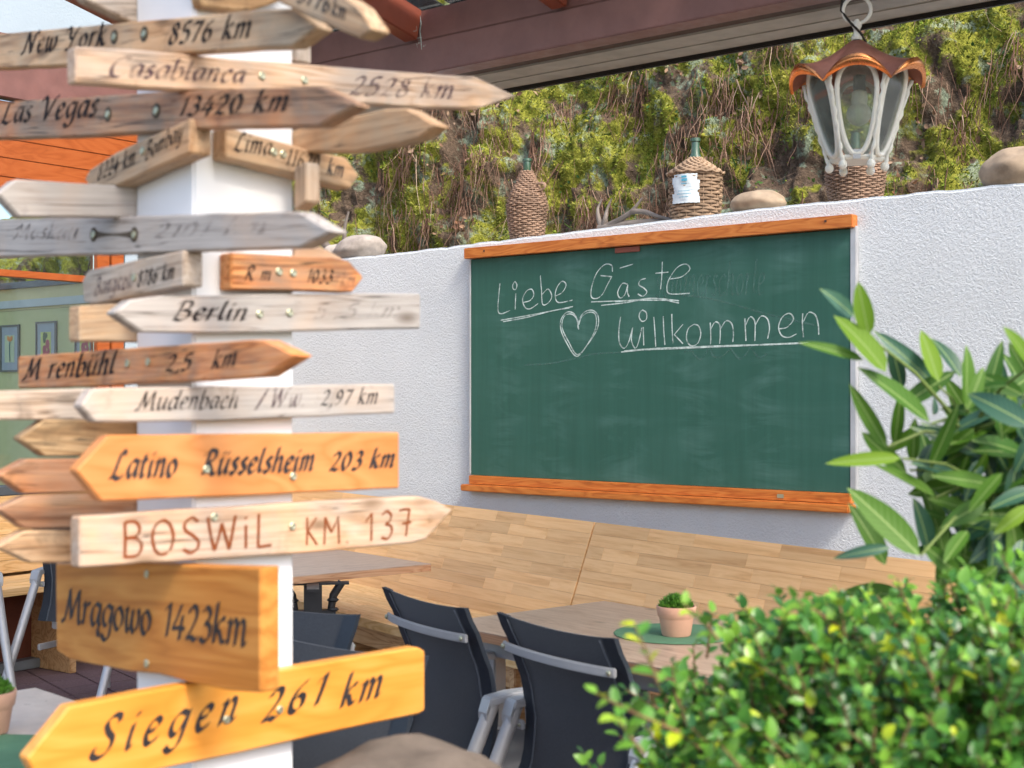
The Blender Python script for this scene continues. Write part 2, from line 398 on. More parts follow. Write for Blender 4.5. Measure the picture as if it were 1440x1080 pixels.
M['succ'] = m_leaf('small green succulent leaf', [(0, (.04, .16, .015)), (1, (.13, .33, .035))], .4, .25)

def m_bank():
    m = NM('mossy earth bank', .95, .1); co = m.co(rnd=False)
    at = m.N('Attribute', attribute_name='tint').outputs['Fac']
    n1 = m.noise(co, 9, 6, .7, .3); n2 = m.noise(co, 45, 5, .7); n3 = m.noise(co, 4.5, 6, .68, .6)
    moss = m.ramp(n2, [(.25, (.06, .07, .012)), (.5, (.22, .23, .035)), (.75, (.42, .41, .07))])
    soil = m.ramp(n2, [(.25, (.035, .026, .018)), (.5, (.115, .082, .058)), (.8, (.23, .165, .115))])
    lich = m.ramp(n2, [(.25, (.07, .08, .06)), (.5, (.22, .27, .19)), (.75, (.42, .50, .38))])
    f = m.math('ADD', at, m.math('MULTIPLY', m.math('SUBTRACT', n1, .5), .9))
    c = m.mix(m.ramp(f, [(.42, 0.), (.55, 1.)]), soil, moss)
    fl = m.math('MULTIPLY', m.ramp(n3, [(.52, 0.), (.57, .9)]), m.ramp(n1, [(.42, 0.), (.55, 1.)]))
    c = m.mix(fl, c, lich); m.col(c)
    m.bump(m.math('ADD', n2, n1), .9, .03); return m.m
M['bank'] = m_bank()
def m_tile():
    m = NM('purple brown paving tile', .75, .3); co = m.co(rnd=False)
    n = m.noise(co, 90, 4, .7); g = m.noise(co, 3, 4)
    c = m.ramp(n, [(.3, (.105, .062, .066)), (.6, (.19, .12, .125)), (.8, (.28, .19, .195))])
    m.col(m.mix(m.ramp(g, [(.35, 0.), (.7, .4)]), c, (.10, .075, .07))); m.bump(n, .3, .004); return m.m
M['tile'] = m_tile()
M['joint'] = plain('grey joint sand', (.13, .12, .11), .9, var=.3, bump=.3)
M['lawn'] = plain('dark garden soil', (.075, .07, .045), .95, var=.4, bump=.5, bs=12)

# ------------------------------------------------------------------ directions in plan
W0 = Vector((-.21, 7.92, 0)); WD = Vector((.767, -.642, 0)).normalized(); WN = Vector((-.642, -.767, 0)).normalized()   # garden wall
def wall_s(px):
    k = (px-CX)/F; return (k*W0.y-W0.x)/(WD.x-k*WD.y)
def walltop(s): return 2.327+max(0, min(s+.679, 2.609))*.0235
C0 = Vector((-1.868, 9.31, 0)); BD = Vector((.575, -.818, 0)).normalized(); BN = Vector((-.818, -.575, 0)).normalized()  # bench
FD = Vector((-.6, -.8, 0)); FN = Vector((.8, -.6, 0))                                                                     # glazed front

# ------------------------------------------------------------------ ground and paving
g = MB().add([(-60, -20, -.03), (60, -20, -.03), (60, 90, -.03), (-60, 90, -.03)], [(0, 1, 2, 3)]).build('ground', M['lawn']); g['kind'] = 'structure'
base = MB().add([(-6, .5, -.012), (4, .5, -.012), (4, 11, -.012), (-6, 11, -.012)], [(0, 1, 2, 3)]).build('terrace_floor', M['joint']); base['kind'] = 'structure'
vs, fs = [], []; T = .2
rr = random.Random(3)
for i in range(-22, 24):
    for j in range(-14, 34):
        c = Vector((-1.2, 6.2, 0))+BD*(i*T)-BN*(j*T)*1
        if not (-3.6 < c.x < 1.8 and 2.6 < c.y < 8.9): continue
        h = rr.uniform(0, .002); a, b = BD*(T/2-.003), BN*(T/2-.003); a2, b2 = BD*(T/2-.007), BN*(T/2-.007); k = len(vs)
        for s1, s2 in ((-1, -1), (1, -1), (1, 1), (-1, 1)): vs.append(c+a*s1+b*s2+Vector((0, 0, -.01)))
        for s1, s2 in ((-1, -1), (1, -1), (1, 1), (-1, 1)): vs.append(c+a2*s1+b2*s2+Vector((0, 0, h)))
        fs += [(k+4, k+5, k+6, k+7)]+[(k+q, k+(q+1) % 4, k+4+(q+1) % 4, k+4+q) for q in range(4)]
t = mk('paving_tile', vs, fs, M['tile'], parent=base); t['kind'] = 'stuff'

# ------------------------------------------------------------------ garden wall (white render, gently bumpy top edge)
gw = MB(); n = 150; s0, s1 = -2.05, 5.2
for k, (off, zz) in enumerate(((0, 0), (0, 1), (-.30, 1), (-.30, 0))):
    for i in range(n+1):
        s = s0+(s1-s0)*i/n; z = 0 if zz == 0 else walltop(s)+.007*noise.noise(Vector((s*7, k, 0)))+.004*noise.noise(Vector((s*21, k, 4)))
        gw.v.append(W0+WD*s+WN*off+Vector((0, 0, z)))
m_ = n+1
for k in range(4):
    for i in range(n): gw.f.append((k*m_+i, k*m_+i+1, ((k+1) % 4)*m_+i+1, ((k+1) % 4)*m_+i))
gw.f += [(0, m_, 2*m_, 3*m_), (n, m_+n, 2*m_+n, 3*m_+n)]
o = gw.build('garden_wall', M['plaster'], bevel=.012, seg=3)
tag(o, 'white roughcast garden wall behind the wooden bench, carrying the chalkboard', 'wall')

# ------------------------------------------------------------------ chalkboard
cb = empty('chalkboard', W0+WN*.0+Vector((0, 0, 1.0)))
tag(cb, 'large green school chalkboard with orange wooden rails hung on the white wall', 'chalkboard')
def wl(s, off, z): return W0+WD*s+WN*off+Vector((0, 0, z))-cb.location
BL, BR_ = 0.0, 2.29
RW = Matrix((WD, -WN, Vector((0, 0, 1)))).transposed()
def wbox(s0, s1, o0, o1, z0, z1):
    b = MB(); vs = [wl(s, o, z) for s in (s0, s1) for o in (o0, o1) for z in (z0, z1)]
    return b.add(vs, [(0,1,3,2),(4,6,7,5),(0,4,5,1),(2,3,7,6),(0,2,6,4),(1,5,7,3)])
def wpiece(name, mat, s0, s1, o0, o1, z0, z1, bev=.003, parent=None):
    """box whose local x runs along the wall"""
    b = MB().box((0, 0, 0), (s1-s0, abs(o1-o0), z1-z0)); o = b.build(name, mat, parent or cb, bevel=bev)
    c = wl((s0+s1)/2, (o0+o1)/2, (z0+z1)/2); o.matrix_local = Matrix.Translation(c) @ RW.to_4x4(); return o
wbox(BL, BR_, .002, .026, 1.055, 2.25).build('writing_surface', M['board'], cb)
wpiece('side_strip', M['edgegrey'], BL-.012, BL-.001, .002, .032, 1.06, 2.245)
wpiece('side_strip', M['edgegrey'], BR_+.001, BR_+.030, .002, .030, 1.045, 2.262)
wpiece('top_rail', M['trim'], -.025, BR_+.025, .003, .060, 2.253, 2.312)
wpiece('bottom_rail', M['trim'], 0, BR_+.01, .003, .048, 1.006, 1.053)
wpiece('chalk_tray', M['trim'], -.03, BR_+.02, .003, .085, .968, 1.004, .005)
hg = wpiece('hanger_plate', M['rafter_paint'], .985, 1.14, .027, .034, 2.222, 2.25)
for s, z in ((.12, 2.283), (2.18, 2.285)):
    wpiece('nail', M['soffit_dark'], s, s+.01, .06, .0625, z, z+.01, 0)
wpiece('nail', M['bolt'], 1.93, 1.965, .048, .0515, 1.018, 1.036, .001)

# ------------------------------------------------------------------ skeleton script font (broad nib)
GL = {
'a': (.46, [[(.38,.46),(.24,.5),(.1,.38),(.06,.18),(.14,.02),(.26,.08),(.38,.36)], [(.41,.5),(.37,.2),(.38,.04),(.46,.07)]]),
'b': (.44, [[(.12,.82),(.08,.4),(.08,.06),(.2,0),(.36,.14),(.38,.36),(.26,.48),(.1,.34)]]),
'c': (.38, [[(.34,.42),(.26,.5),(.1,.38),(.06,.16),(.16,0),(.36,.09)]]),
'd': (.48, [[(.38,.44),(.24,.5),(.09,.36),(.06,.14),(.15,0),(.28,.08),(.39,.34)], [(.46,.82),(.38,.3),(.38,.05),(.47,.07)]]),
'e': (.38, [[(.08,.24),(.24,.28),(.33,.4),(.24,.5),(.1,.4),(.06,.16),(.16,0),(.36,.1)]]),
'g': (.46, [[(.38,.44),(.24,.5),(.09,.36),(.07,.16),(.17,.04),(.3,.14),(.4,.4)], [(.42,.5),(.38,.1),(.32,-.18),(.16,-.27),(.02,-.16)]]),
'h': (.46, [[(.14,.82),(.09,.4),(.06,0)], [(.08,.26),(.22,.5),(.34,.44),(.33,.2),(.35,.02),(.44,.06)]]),
'i': (.2, [[(.09,.5),(.07,.2),(.09,.02),(.18,.07)], [(.13,.70),(.15,.66)]]),
'k': (.44, [[(.14,.82),(.09,.4),(.06,0)], [(.37,.48),(.28,.5),(.1,.25),(.2,.24),(.3,.04),(.43,.06)]]),
'l': (.22, [[(.14,.82),(.08,.4),(.08,.08),(.21,.06)]]),
'm': (.68, [[(.02,.42),(.1,.5),(.1,.3),(.06,0)], [(.09,.28),(.22,.5),(.32,.45),(.31,.2),(.28,0)], [(.31,.28),(.44,.5),(.55,.45),(.54,.2),(.54,.03),(.65,.08)]]),
'n': (.46, [[(.02,.42),(.1,.5),(.1,.3),(.06,0)], [(.09,.28),(.22,.5),(.34,.45),(.33,.2),(.33,.03),(.44,.08)]]),
'o': (.44, [[(.24,.5),(.1,.4),(.06,.18),(.17,0),(.32,.1),(.37,.32),(.24,.5)]]),
'r': (.34, [[(.02,.42),(.1,.5),(.1,.3),(.06,0)], [(.09,.26),(.18,.46),(.32,.48)]]),
's': (.32, [[(.28,.44),(.18,.5),(.09,.4),(.16,.28),(.25,.16),(.16,0),(.02,.07)]]),
't': (.28, [[(.15,.66),(.09,.3),(.11,.02),(.24,.07)], [(.02,.48),(.26,.5)]]),
'u': (.46, [[(.03,.44),(.1,.5),(.07,.2),(.13,.01),(.25,.08),(.36,.34)], [(.38,.5),(.35,.2),(.36,.03),(.46,.08)]]),
'w': (.6, [[(.03,.44),(.1,.5),(.08,.2),(.14,.0),(.24,.1),(.31,.48)], [(.31,.48),(.29,.12),(.38,0),(.5,.14),(.55,.4),(.5,.5)]]),
'v': (.4, [[(.03,.44),(.1,.5),(.12,.1),(.16,0),(.34,.3),(.36,.5)]]),
'x': (.42, [[(.04,.46),(.14,.44),(.26,.06),(.38,.04)], [(.38,.48),(.06,.02)]]),
'y': (.44, [[(.04,.46),(.11,.5),(.1,.16),(.2,.04),(.36,.34)], [(.40,.5),(.34,.06),(.22,-.24),(.04,-.2)]]),
'N': (.78, [[(.0,.04),(.1,.0),(.18,.3),(.28,.76)], [(.28,.76),(.4,.4),(.5,0)], [(.5,0),(.6,.5),(.72,.76),(.84,.72)]]),
'Y': (.66, [[(.02,.62),(.12,.76),(.22,.7),(.24,.42),(.38,.36)], [(.62,.76),(.46,.5),(.34,.2),(.24,-.02),(.08,.02)]]),
'C': (.62, [[(.52,.58),(.56,.72),(.42,.76),(.2,.62),(.08,.34),(.14,.06),(.34,-.01),(.54,.14)]]),
'L': (.58, [[(.46,.64),(.44,.76),(.32,.72),(.24,.46),(.16,.14),(.04,.02),(.14,.06),(.34,-.02),(.54,.08)]]),
'V': (.64, [[(.0,.62),(.1,.76),(.22,.66),(.24,.3),(.26,0)], [(.26,0),(.46,.44),(.62,.74),(.7,.72)]]),
'B': (.6, [[(.24,.74),(.18,.4),(.1,0)], [(.06,.66),(.26,.78),(.48,.72),(.46,.5),(.26,.41)], [(.26,.41),(.48,.36),(.5,.14),(.3,-.01),(.08,.04)]]),
'R': (.62, [[(.24,.74),(.18,.4),(.1,0)], [(.04,.62),(.24,.78),(.48,.72),(.46,.5),(.24,.4)], [(.24,.4),(.4,.16),(.48,.01),(.62,.04)]]),
'M': (.86, [[(.0,.04),(.1,.0),(.2,.3),(.3,.76)], [(.3,.76),(.34,.4),(.4,.08)], [(.4,.08),(.54,.44),(.7,.76)], [(.7,.76),(.7,.3),(.74,.01),(.86,.06)]]),
'W': (.9, [[(.02,.66),(.12,.76),(.16,.5),(.18,0)], [(.18,0),(.34,.4),(.46,.74)], [(.46,.74),(.46,.4),(.5,0)], [(.5,0),(.68,.4),(.8,.76),(.9,.72)]]),
'S': (.54, [[(.46,.62),(.44,.74),(.3,.77),(.18,.64),(.26,.46),(.4,.3),(.36,.08),(.18,-.02),(.02,.06),(.04,.2)]]),
'K': (.62, [[(.24,.76),(.16,.4),(.1,0)], [(.58,.76),(.2,.4),(.34,.36),(.48,.04),(.62,.02)]]),
'O': (.66, [[(.36,.76),(.14,.62),(.06,.3),(.18,.02),(.42,.06),(.6,.36),(.54,.68),(.36,.76)]]),
'0': (.46, [[(.25,.7),(.1,.54),(.06,.24),(.17,0),(.32,.14),(.38,.46),(.25,.7)]]),
'1': (.32, [[(.06,.56),(.24,.7)], [(.24,.7),(.2,.36),(.14,0)]]),
'2': (.46, [[(.1,.54),(.18,.68),(.33,.66),(.35,.48),(.2,.22),(.04,.03)], [(.04,.03),(.2,.05),(.3,.0),(.42,.06)]]),
'3': (.44, [[(.1,.6),(.22,.7),(.35,.6),(.3,.44),(.18,.38)], [(.18,.38),(.35,.32),(.34,.12),(.18,-.01),(.03,.06)]]),
'4': (.48, [[(.3,.7),(.18,.44),(.04,.2),(.22,.21),(.44,.2)], [(.36,.48),(.3,.2),(.26,-.04)]]),
'5': (.44, [[(.4,.7),(.16,.68),(.11,.42),(.28,.42),(.36,.26),(.28,.06),(.14,-.01),(.02,.05)]]),
'6': (.46, [[(.38,.68),(.2,.56),(.08,.32),(.08,.1),(.2,0),(.34,.1),(.35,.3),(.22,.38),(.09,.26)]]),
'7': (.42, [[(.06,.6),(.1,.68),(.26,.65),(.42,.7)], [(.42,.7),(.26,.36),(.14,0)]]),
'8': (.46, [[(.36,.6),(.24,.7),(.12,.6),(.17,.44),(.32,.3),(.34,.1),(.18,-.01),(.06,.1),(.12,.3),(.3,.44),(.36,.6)]]),
'9': (.46, [[(.34,.56),(.22,.7),(.09,.56),(.11,.36),(.24,.32),(.37,.46)], [(.37,.6),(.34,.3),(.22,.08),(.06,0)]]),
',': (.2, [[(.1,.04),(.1,-.04),(.04,-.14)]]),
'.': (.2, [[(.07,.03),(.09,.0)]]),
'/': (.4, [[(.34,.78),(.06,-.1)]]),
'z': (.4, [[(.06,.48),(.34,.48),(.04,.03),(.38,.04)]]),
'T': (.6, [[(.04,.66),(.16,.74),(.6,.74)], [(.36,.74),(.26,.3),(.16,0)]]),
' ': (.3, []),
}
GL['ü'] = (GL['u'][0], GL['u'][1]+[[(.14,.70),(.16,.66)], [(.32,.70),(.34,.66)]])
GL['ą'] = (GL['a'][0], GL['a'][1]+[[(.40,.04),(.34,-.08),(.38,-.18),(.46,-.15)]])
def crom(pts, sub=5):
    if len(pts) < 3: return [Vector(p) for p in pts]
    p = [Vector(q) for q in pts]; p = [p[0]*2-p[1]]+p+[p[-1]*2-p[-2]]; out = []
    for i in range(1, len(p)-2):
        for k in range(sub):
            t = k/sub; a, b, c, d = p[i-1], p[i], p[i+1], p[i+2]
            out.append(.5*((2*b)+(c-a)*t+(2*a-5*b+4*c-d)*t*t+(3*b-a-3*c+d)*t**3))
    out.append(p[-2]); return out
PLAIN = {'B': (.5, [[(.08,.75),(.09,.4),(.08,0)], [(.08,.74),(.3,.74),(.4,.6),(.34,.44),(.1,.4)], [(.1,.4),(.38,.36),(.44,.18),(.34,.02),(.07,.0)]]),
 'O': (.58, [[(.3,.75),(.12,.62),(.06,.36),(.14,.08),(.3,0),(.46,.1),(.53,.38),(.45,.64),(.3,.75)]]),
 'S': (.46, [[(.4,.66),(.26,.76),(.1,.66),(.1,.5),(.26,.38),(.4,.24),(.38,.08),(.22,-.01),(.05,.08)]]),
 'W': (.74, [[(.04,.75),(.12,.3),(.2,0)], [(.2,0),(.3,.3),(.37,.6)], [(.37,.6),(.46,.3),(.55,0)], [(.55,0),(.62,.35),(.7,.76)]]),
 'i': (.2, [[(.1,.52),(.1,.25),(.1,0)], [(.09,.70),(.11,.66)]]), 'L': (.46, [[(.1,.76),(.09,.4),(.08,.01)], [(.08,.01),(.24,.02),(.42,.03)]]),
 'K': (.5, [[(.09,.75),(.09,.4),(.08,0)], [(.42,.74),(.1,.36)], [(.12,.38),(.44,.0)]]),
 'M': (.68, [[(.07,0),(.09,.4),(.1,.74)], [(.1,.74),(.22,.5),(.33,.32)], [(.33,.32),(.46,.55),(.56,.75)], [(.56,.75),(.58,.4),(.6,0)]]),
 '1': (.36, [[(.04,.52),(.24,.74)], [(.24,.74),(.23,.4),(.22,0)]]), '3': (.46, [[(.08,.66),(.24,.75),(.38,.62),(.32,.46),(.18,.4)], [(.18,.4),(.36,.34),(.4,.18),(.26,.0),(.06,.06)]]),
 '7': (.46, [[(.06,.72),(.2,.74),(.4,.73)], [(.4,.73),(.34,.4),(.28,0)], [(.16,.36),(.46,.37)]]), '.': (.2, [[(.08,.05),(.11,.02)]])}
def text_strokes(txt, slant=.28, gap=.03, plain_=False):
    x = 0; res = []
    for ch in txt:
        w_, st = PLAIN[ch] if plain_ and ch in PLAIN else GL[ch]
        for s in st: res.append([Vector((x+q.x+q.y*slant, q.y)) for q in crom(s)])
        x += w_+gap
    return res, x-gap
def ribbons(strokes, mapf, nib=(.05, .035), mn=.011):
    """strokes in text space -> verts/faces on a surface by mapf(x, y, lift)"""
    vs, fs = [], []
    for si, s in enumerate(strokes):
        k = len(vs); lift = .0005+.00012*(si % 9)
        for i, p in enumerate(s):
            t = (s[min(i+1, len(s)-1)]-s[max(i-1, 0)])
            if t.length < 1e-9: t = Vector((1, 0))
            t.normalize(); pr = Vector((-t.y, t.x)); nb = Vector(nib)
            wv = nb+pr*(mn if nb.dot(pr) >= 0 else -mn)
            vs.append(mapf(p.x-wv.x, p.y-wv.y, lift)); vs.append(mapf(p.x+wv.x, p.y+wv.y, lift))
        for i in range(len(s)-1): fs.append((k+2*i, k+2*i+2, k+2*i+3, k+2*i+1))
    return vs, fs

# ------------------------------------------------------------------ chalk writing (strokes read off the board)
bp0 = W0+WN*.026
def chalk_px(pts): # zoomed coordinates -> photo px -> board local (s, z)
    out = []
    for x, y in pts:
        q = onplane(640+x/2.4828, 340+y/2.4828, bp0, WN); out.append(Vector(((q-W0).dot(WD), q.z)))
    return out
CH = [
 ('word', [[(157,145),(152,195),(150,240),(162,251),(192,240)], [(212,180),(210,236)], [(209,138),(216,150),(212,166),(203,164),(202,150),(209,138)],
  [(238,212),(262,205),(275,186),(268,166),(250,172),(236,200),(244,228),(262,234),(290,216)], [(298,118),(302,170),(306,218),(326,213),(338,190),(325,165),(304,184)],
  [(350,190),(375,176),(388,150),(374,138),(356,160),(350,190),(362,212),(410,204)], [(160,274),(240,260),(330,243),(412,226)], [(168,279),(250,264),(340,241),(400,231)]]),
 ('word', [[(550,104),(546,82),(522,80),(494,110),(477,158),(476,192),(494,198),(514,184),(532,150),(546,124)], [(508,118),(548,122)], [(575,92),(622,78)],
  [(602,148),(584,146),(568,176),(576,196),(592,186),(603,152)], [(603,150),(602,176),(608,192)], [(666,128),(648,134),(642,150),(660,162),(670,176),(656,190),(638,182)],
  [(724,70),(722,120),(718,166)], [(700,110),(745,106)], [(752,130),(792,122),(820,96),(806,78),(776,90),(748,130),(740,162),(752,182),(820,180)],
  [(475,210),(600,205),(700,198),(782,206)], [(510,222),(600,212),(690,197),(782,214)], [(560,209),(660,204),(778,205)]]),
 ('heart', [[(429,302),(427,275),(414,250),(390,246),(370,272),(370,308),(388,350),(424,400),(462,360),(496,305),(500,262),(482,240),(454,244),(434,270),(429,302)],
  [(432,306),(424,268),(404,252),(380,262),(374,300),(396,348),(428,394),(470,346),(492,296),(490,254),(468,246),(442,262),(432,290)]]),
 ('word', [[(578,262),(572,310),(574,352),(590,372),(606,350),(620,300)], [(620,300),(616,345),(630,372),(642,345),(652,300)], [(657,298),(659,362)],
  [(655,238),(668,248),(668,270),(654,278),(643,264),(646,246),(655,238)], [(694,262),(698,315),(701,366)], [(727,260),(729,310),(733,360)], [(757,252),(758,300),(761,354)],
  [(796,288),(764,326)], [(766,324),(796,356)], [(834,288),(814,304),(808,338),(822,362),(846,356),(858,322),(850,294),(834,288)],
  [(891,282),(893,330),(892,358)], [(892,306),(908,280),(924,290),(926,325),(924,356)], [(926,306),(946,276),(966,286),(972,320),(970,350)],
  [(1012,268),(1014,310),(1016,346)], [(1014,292),(1030,262),(1046,276),(1048,310),(1047,346)], [(1048,292),(1068,260),(1090,268),(1098,300),(1092,338)],
  [(1130,304),(1160,298),(1182,270),(1168,250),(1144,262),(1130,296),(1140,326),(1164,334),(1192,322)], [(1214,250),(1213,290),(1217,334)], [(1215,280),(1234,247),(1258,256),(1268,290),(1270,324)],
  [(580,385),(700,374),(900,364),(1100,358),(1236,352)], [(590,381),(720,371),(900,367),(1080,360),(1230,354)], [(630,378),(800,372),(1000,362),(1200,353)]]),
]
rr = random.Random(5)
for nm, strokes in CH:
    ss = [crom(chalk_px(s), 6) for s in strokes]
    vs, fs = ribbons(ss, lambda x, y, l: wl(x, .026+l, y), nib=(.0012, .0009), mn=.0019)
    mk('chalk_'+nm, vs, fs, M['chalk'], cb)
gs = [crom(chalk_px([(430,408),(480,392),(585,386)]), 6), crom(chalk_px([(790,185),(900,200),(1100,255),(1260,292)]), 6), crom(chalk_px([(240,430),(330,425),(430,405)]), 6)]
gs0 = gs; gs = []
st, wd = text_strokes('sommerschorle', .12)
sc_ = .62/wd
gs += [[Vector((.93+p.x*sc_+.3, 1.985+p.y*sc_*1.9-.02*p.x*sc_)) for p in s] for s in st]
gs_b = [crom([Vector((1.40+.035*k+.012*math.sin(k*2.1), 1.70+.028*math.sin(k*1.9)+.012*math.cos(k*3.3))) for k in range(14)], 4)]
vs, fs = ribbons(gs, lambda x, y, l: wl(x, .026+l, y), nib=(.0016, .0014), mn=.0035)
mk('wiped_writing', vs, fs, M['chalk_ghost'], cb)
for g_ in gs0+gs_b:
    vs, fs = ribbons([g_], lambda x, y, l: wl(x, .026+l, y), nib=(.0016, .0014), mn=.0035); mk('wiped_line', vs, fs, M['chalk_ghost'], cb)

# ------------------------------------------------------------------ signpost
CC = Vector((-.515, 2.30, 0)); AR = Vector((.72, .69, 0)).normalized(); AL = Vector((-.69, .72, 0)).normalized(); PW = .195
LC, RC = CC+AL*.185, CC+AR*PW
sp = empty('signpost', CC)
tag(sp, 'white square post crowded with wooden distance signs pointing both ways', 'signpost')
pm = MB().prism([Vector((0, 0, 0)), AR*PW, AR*PW+AL*.185, AL*.185], (0, 0, 3.4)); pm.build('post', M['post_white'], sp, bevel=.004)
ZUP = Vector((0, 0, 1))
PL = {  # plane: point, outward front normal, thickness direction
 'L': (CC, -AR), 'R': (CC, -AL), 'BL': (LC, -AL), 'BR': (RC, -AR)}
def sign(plane, poly, mat, label, thick=.03, off=None, text=(), screws=(), ringed=False, bev=.003):
    p0, n = PL[plane]
    if off is None: off = thick if plane in 'LR' else 0
    p0 = p0+n*off
    w3 = [onplane(x, y, p0, n) for x, y in poly]
    c = sum(w3, Vector())/len(w3)
    # board axis: direction of the longest edge
    e = max(((w3[i]-w3[i-1]) for i in range(len(w3))), key=lambda v: v.length).normalized()
    if e.dot(Vector((1, 0, 0))) < 0: e = -e
    up = n.cross(e)
    if up.z < 0: up = -up
    yax = up.cross(e)
    Rm = Matrix((e, yax, up)).transposed(); inv = Rm.inverted()
    front = 1 if yax.dot(n) < 0 else -1     # front face at y = 0, body towards +y*front
    loc = [inv @ (q-c) for q in w3]
    # densify and roughen outline a touch
    pts = []
    rr = random.Random(hash(label) % 1000 if False else len(label)*7+int(poly[0][0]))
    for i in range(len(loc)):
        a, b = loc[i], loc[(i+1) % len(loc)]; k = max(1, int((b-a).length/.05))
        for q in range(k):
            pt = a.lerp(b, q/k)
            if q: pt = pt+Vector((0, 0, rr.uniform(-.0008, .0008)))
            pts.append(pt)
    b = MB().prism(pts, (0, thick*front, 0)).build('sign_board', M[mat], sp, bevel=bev, seg=1)
    b.matrix_local = Matrix.Translation(c-CC) @ Rm.to_4x4(); b['label'] = label
    def surf(v, lift): q = inv @ (v-c); return Vector((q.x, -lift*front, q.z))
    for tx in text:
        txt, (x0, y0), (x1, y1), h, ink = tx[:5]; opt = tx[5] if len(tx) > 5 else {}
        a, b2 = onplane(x0, y0, p0, n), onplane(x1, y1, p0, n); cap = (onplane(x0, y0-h, p0, n)-a)/.72
        gp = opt.get('gap', .05); pl_ = opt.get('plain', False); st, wd = text_strokes(txt, opt.get('slant', .28), gp, pl_); ux = (b2-a)/wd; xo = 0
        for word in txt.split(' '):
            if word:
                st, w1 = text_strokes(word, opt.get('slant', .28), gp, pl_)
                vs, fs = ribbons(st, lambda x, y, l: surf(a+ux*(x+xo)+cap*y, l), nib=opt.get('nib', (.060, .040)), mn=opt.get('mn', .011))
                t = mk('lettering', vs, fs, M[ink], b)
                xo += w1+gp
            xo += GL[' '][0]+gp
    for x, y in screws:
        q = surf(onplane(x, y, p0, n), 0)
        ax = Matrix.Rotation(R(90)*front, 4, 'X')
        if ringed:
            m = MB().lathe([(.001, 0), (.0125, .0003), (.013, .0006)], 16); m.v = [ax @ v+q for v in m.v]; m.build('screw_stain', M['screw_ring'], b)
        m = MB().lathe([(.0068, -.001), (.0068, .0022), (.0045, .0034), (.0018, .0026)], 14); m.v = [ax @ v+q for v in m.v]; m.build('screw', M['bolt'], b, smooth=True)
    return b

bold = dict(nib=(.062, .045), mn=.02)
thin = dict(nib=(.045, .03), mn=.010)
sign('L', [(-60,52),(0,47),(100,38),(200,29),(380,13),(414,11),(447,38),(410,65),(270,73),(107,90),(0,96),(-60,99)], 'w_brown', 'brown pointed board with the words New York 8576 km', text=[('New York', (30,76), (148,64), 27, 'ink_worn'), ('8576 km', (236,62), (352,53), 29, 'ink_worn')], screws=[(161,52),(203,48)], ringed=True)
sign('R', [(106,65),(200,70),(270,77),(325,83),(430,90),(600,103),(668,107),(727,135),(672,153),(600,151),(460,143),(330,127),(250,126),(107,116)], 'w_pine', 'long light pine board with the faded words Casablanca 2528 km', text=[('Casablanca', (150,107), (342,117), 27, 'ink_faded'), ('2528 km', (490,133), (636,139), 27, 'ink_faded')], screws=[(368,107),(428,113)])
sign('L', [(-60,146),(0,143),(180,132),(300,126),(370,124),(445,121),(500,147),(447,177),(300,180),(100,192),(-60,197)], 'w_rust', 'weathered pointed board with the words Las Vegas 13420 km', text=[('Las Vegas', (0,174), (136,163), 29, 'ink_worn'), ('13420 km', (250,163), (404,156), 26, 'ink_worn')], screws=[(152,161),(220,156)], ringed=True)
sign('BR', [(380,188),(412,183),(540,153),(572,152),(614,176),(588,194),(560,202),(500,213),(430,214),(380,214)], 'w_brown', 'dark weathered board without words, pointing right behind the Las Vegas board')
sign('L', [(267,166),(267,215),(163,261),(125,262),(118,252),(126,238),(163,214)], 'w_brown', 'short brown board with the words Bombay 8224 km, slanting down to the left', .04, text=[('8224 km', (137,254), (190,231), 22, 'ink_worn'), ('Bombay', (203,226), (256,196), 22, 'ink_worn')], screws=[(201,212)])
sign('R', [(317,178),(447,214),(487,221),(506,247),(492,266),(447,254),(317,222)], 'w_brown', 'short brown board with the words Lima 11620 km, slanting down to the right', .04, text=[('Lima', (327,211), (380,219), 25, 'ink_worn'), ('11620', (401,232), (447,242), 25, 'ink_worn'), ('km', (459,245), (482,250), 22, 'ink')], screws=[(385,214),(398,217)])
PL['X'] = (RC-AL*.044-AR*.028, -AR)
sign('X', [(413,236),(430,227),(430,283),(413,296)], 'w_grey', 'stubby grey wood block standing in front of the Lima board at the right post edge', .030)
sign('BR', [(395,40),(417,44),(417,86),(395,86)], 'w_grey', 'stubby board end under the tip of the New York board', .032)
sign('BL', [(22,252),(100,257),(215,264),(215,306),(100,305),(28,305),(-3,272)], 'w_silver', 'pale board without words above the Moskau board, pointing left', .028)
sign('L', [(-60,311),(0,309),(200,303),(420,297),(467,325),(420,348),(200,356),(0,361),(-60,362)], 'w_silver', 'silvery pointed board with the almost vanished words Moskau 2101 km', text=[('Moskau', (18,336), (108,336), 20, 'ink_gone'), ('2101 km', (215,335), (374,328), 20, 'ink_gone')], screws=[(132,330),(189,330)], ringed=True)
def stain_line(b, a, c_, r_=.006):
    p0, n = PL['L'][0]+PL['L'][1]*.03, PL['L'][1]; w1, w2 = onplane(*a, p0, n), onplane(*c_, p0, n); inv = (sp.matrix_basis @ b.matrix_basis).inverted()
    pts = []
    for i in range(13):
        t = i/12; pts.append((w1.lerp(w2, t), r_*(.25+.75*abs(2*t-1)**2)))
    vs = []; fs = []
    for q, rr_ in pts:
        for s in (-1, 1): vs.append(inv @ (q+Vector((0, 0, s*rr_))+n*.0006))
    fs = [(2*i, 2*i+2, 2*i+3, 2*i+1) for i in range(12)]
    mk('screw_stain', vs, fs, M['screw_ring'], b)
stain_line([o for o in bpy.data.objects if o.get('label', '').startswith('silvery pointed board with the almost')][0], (134, 330), (187, 330), .0075)
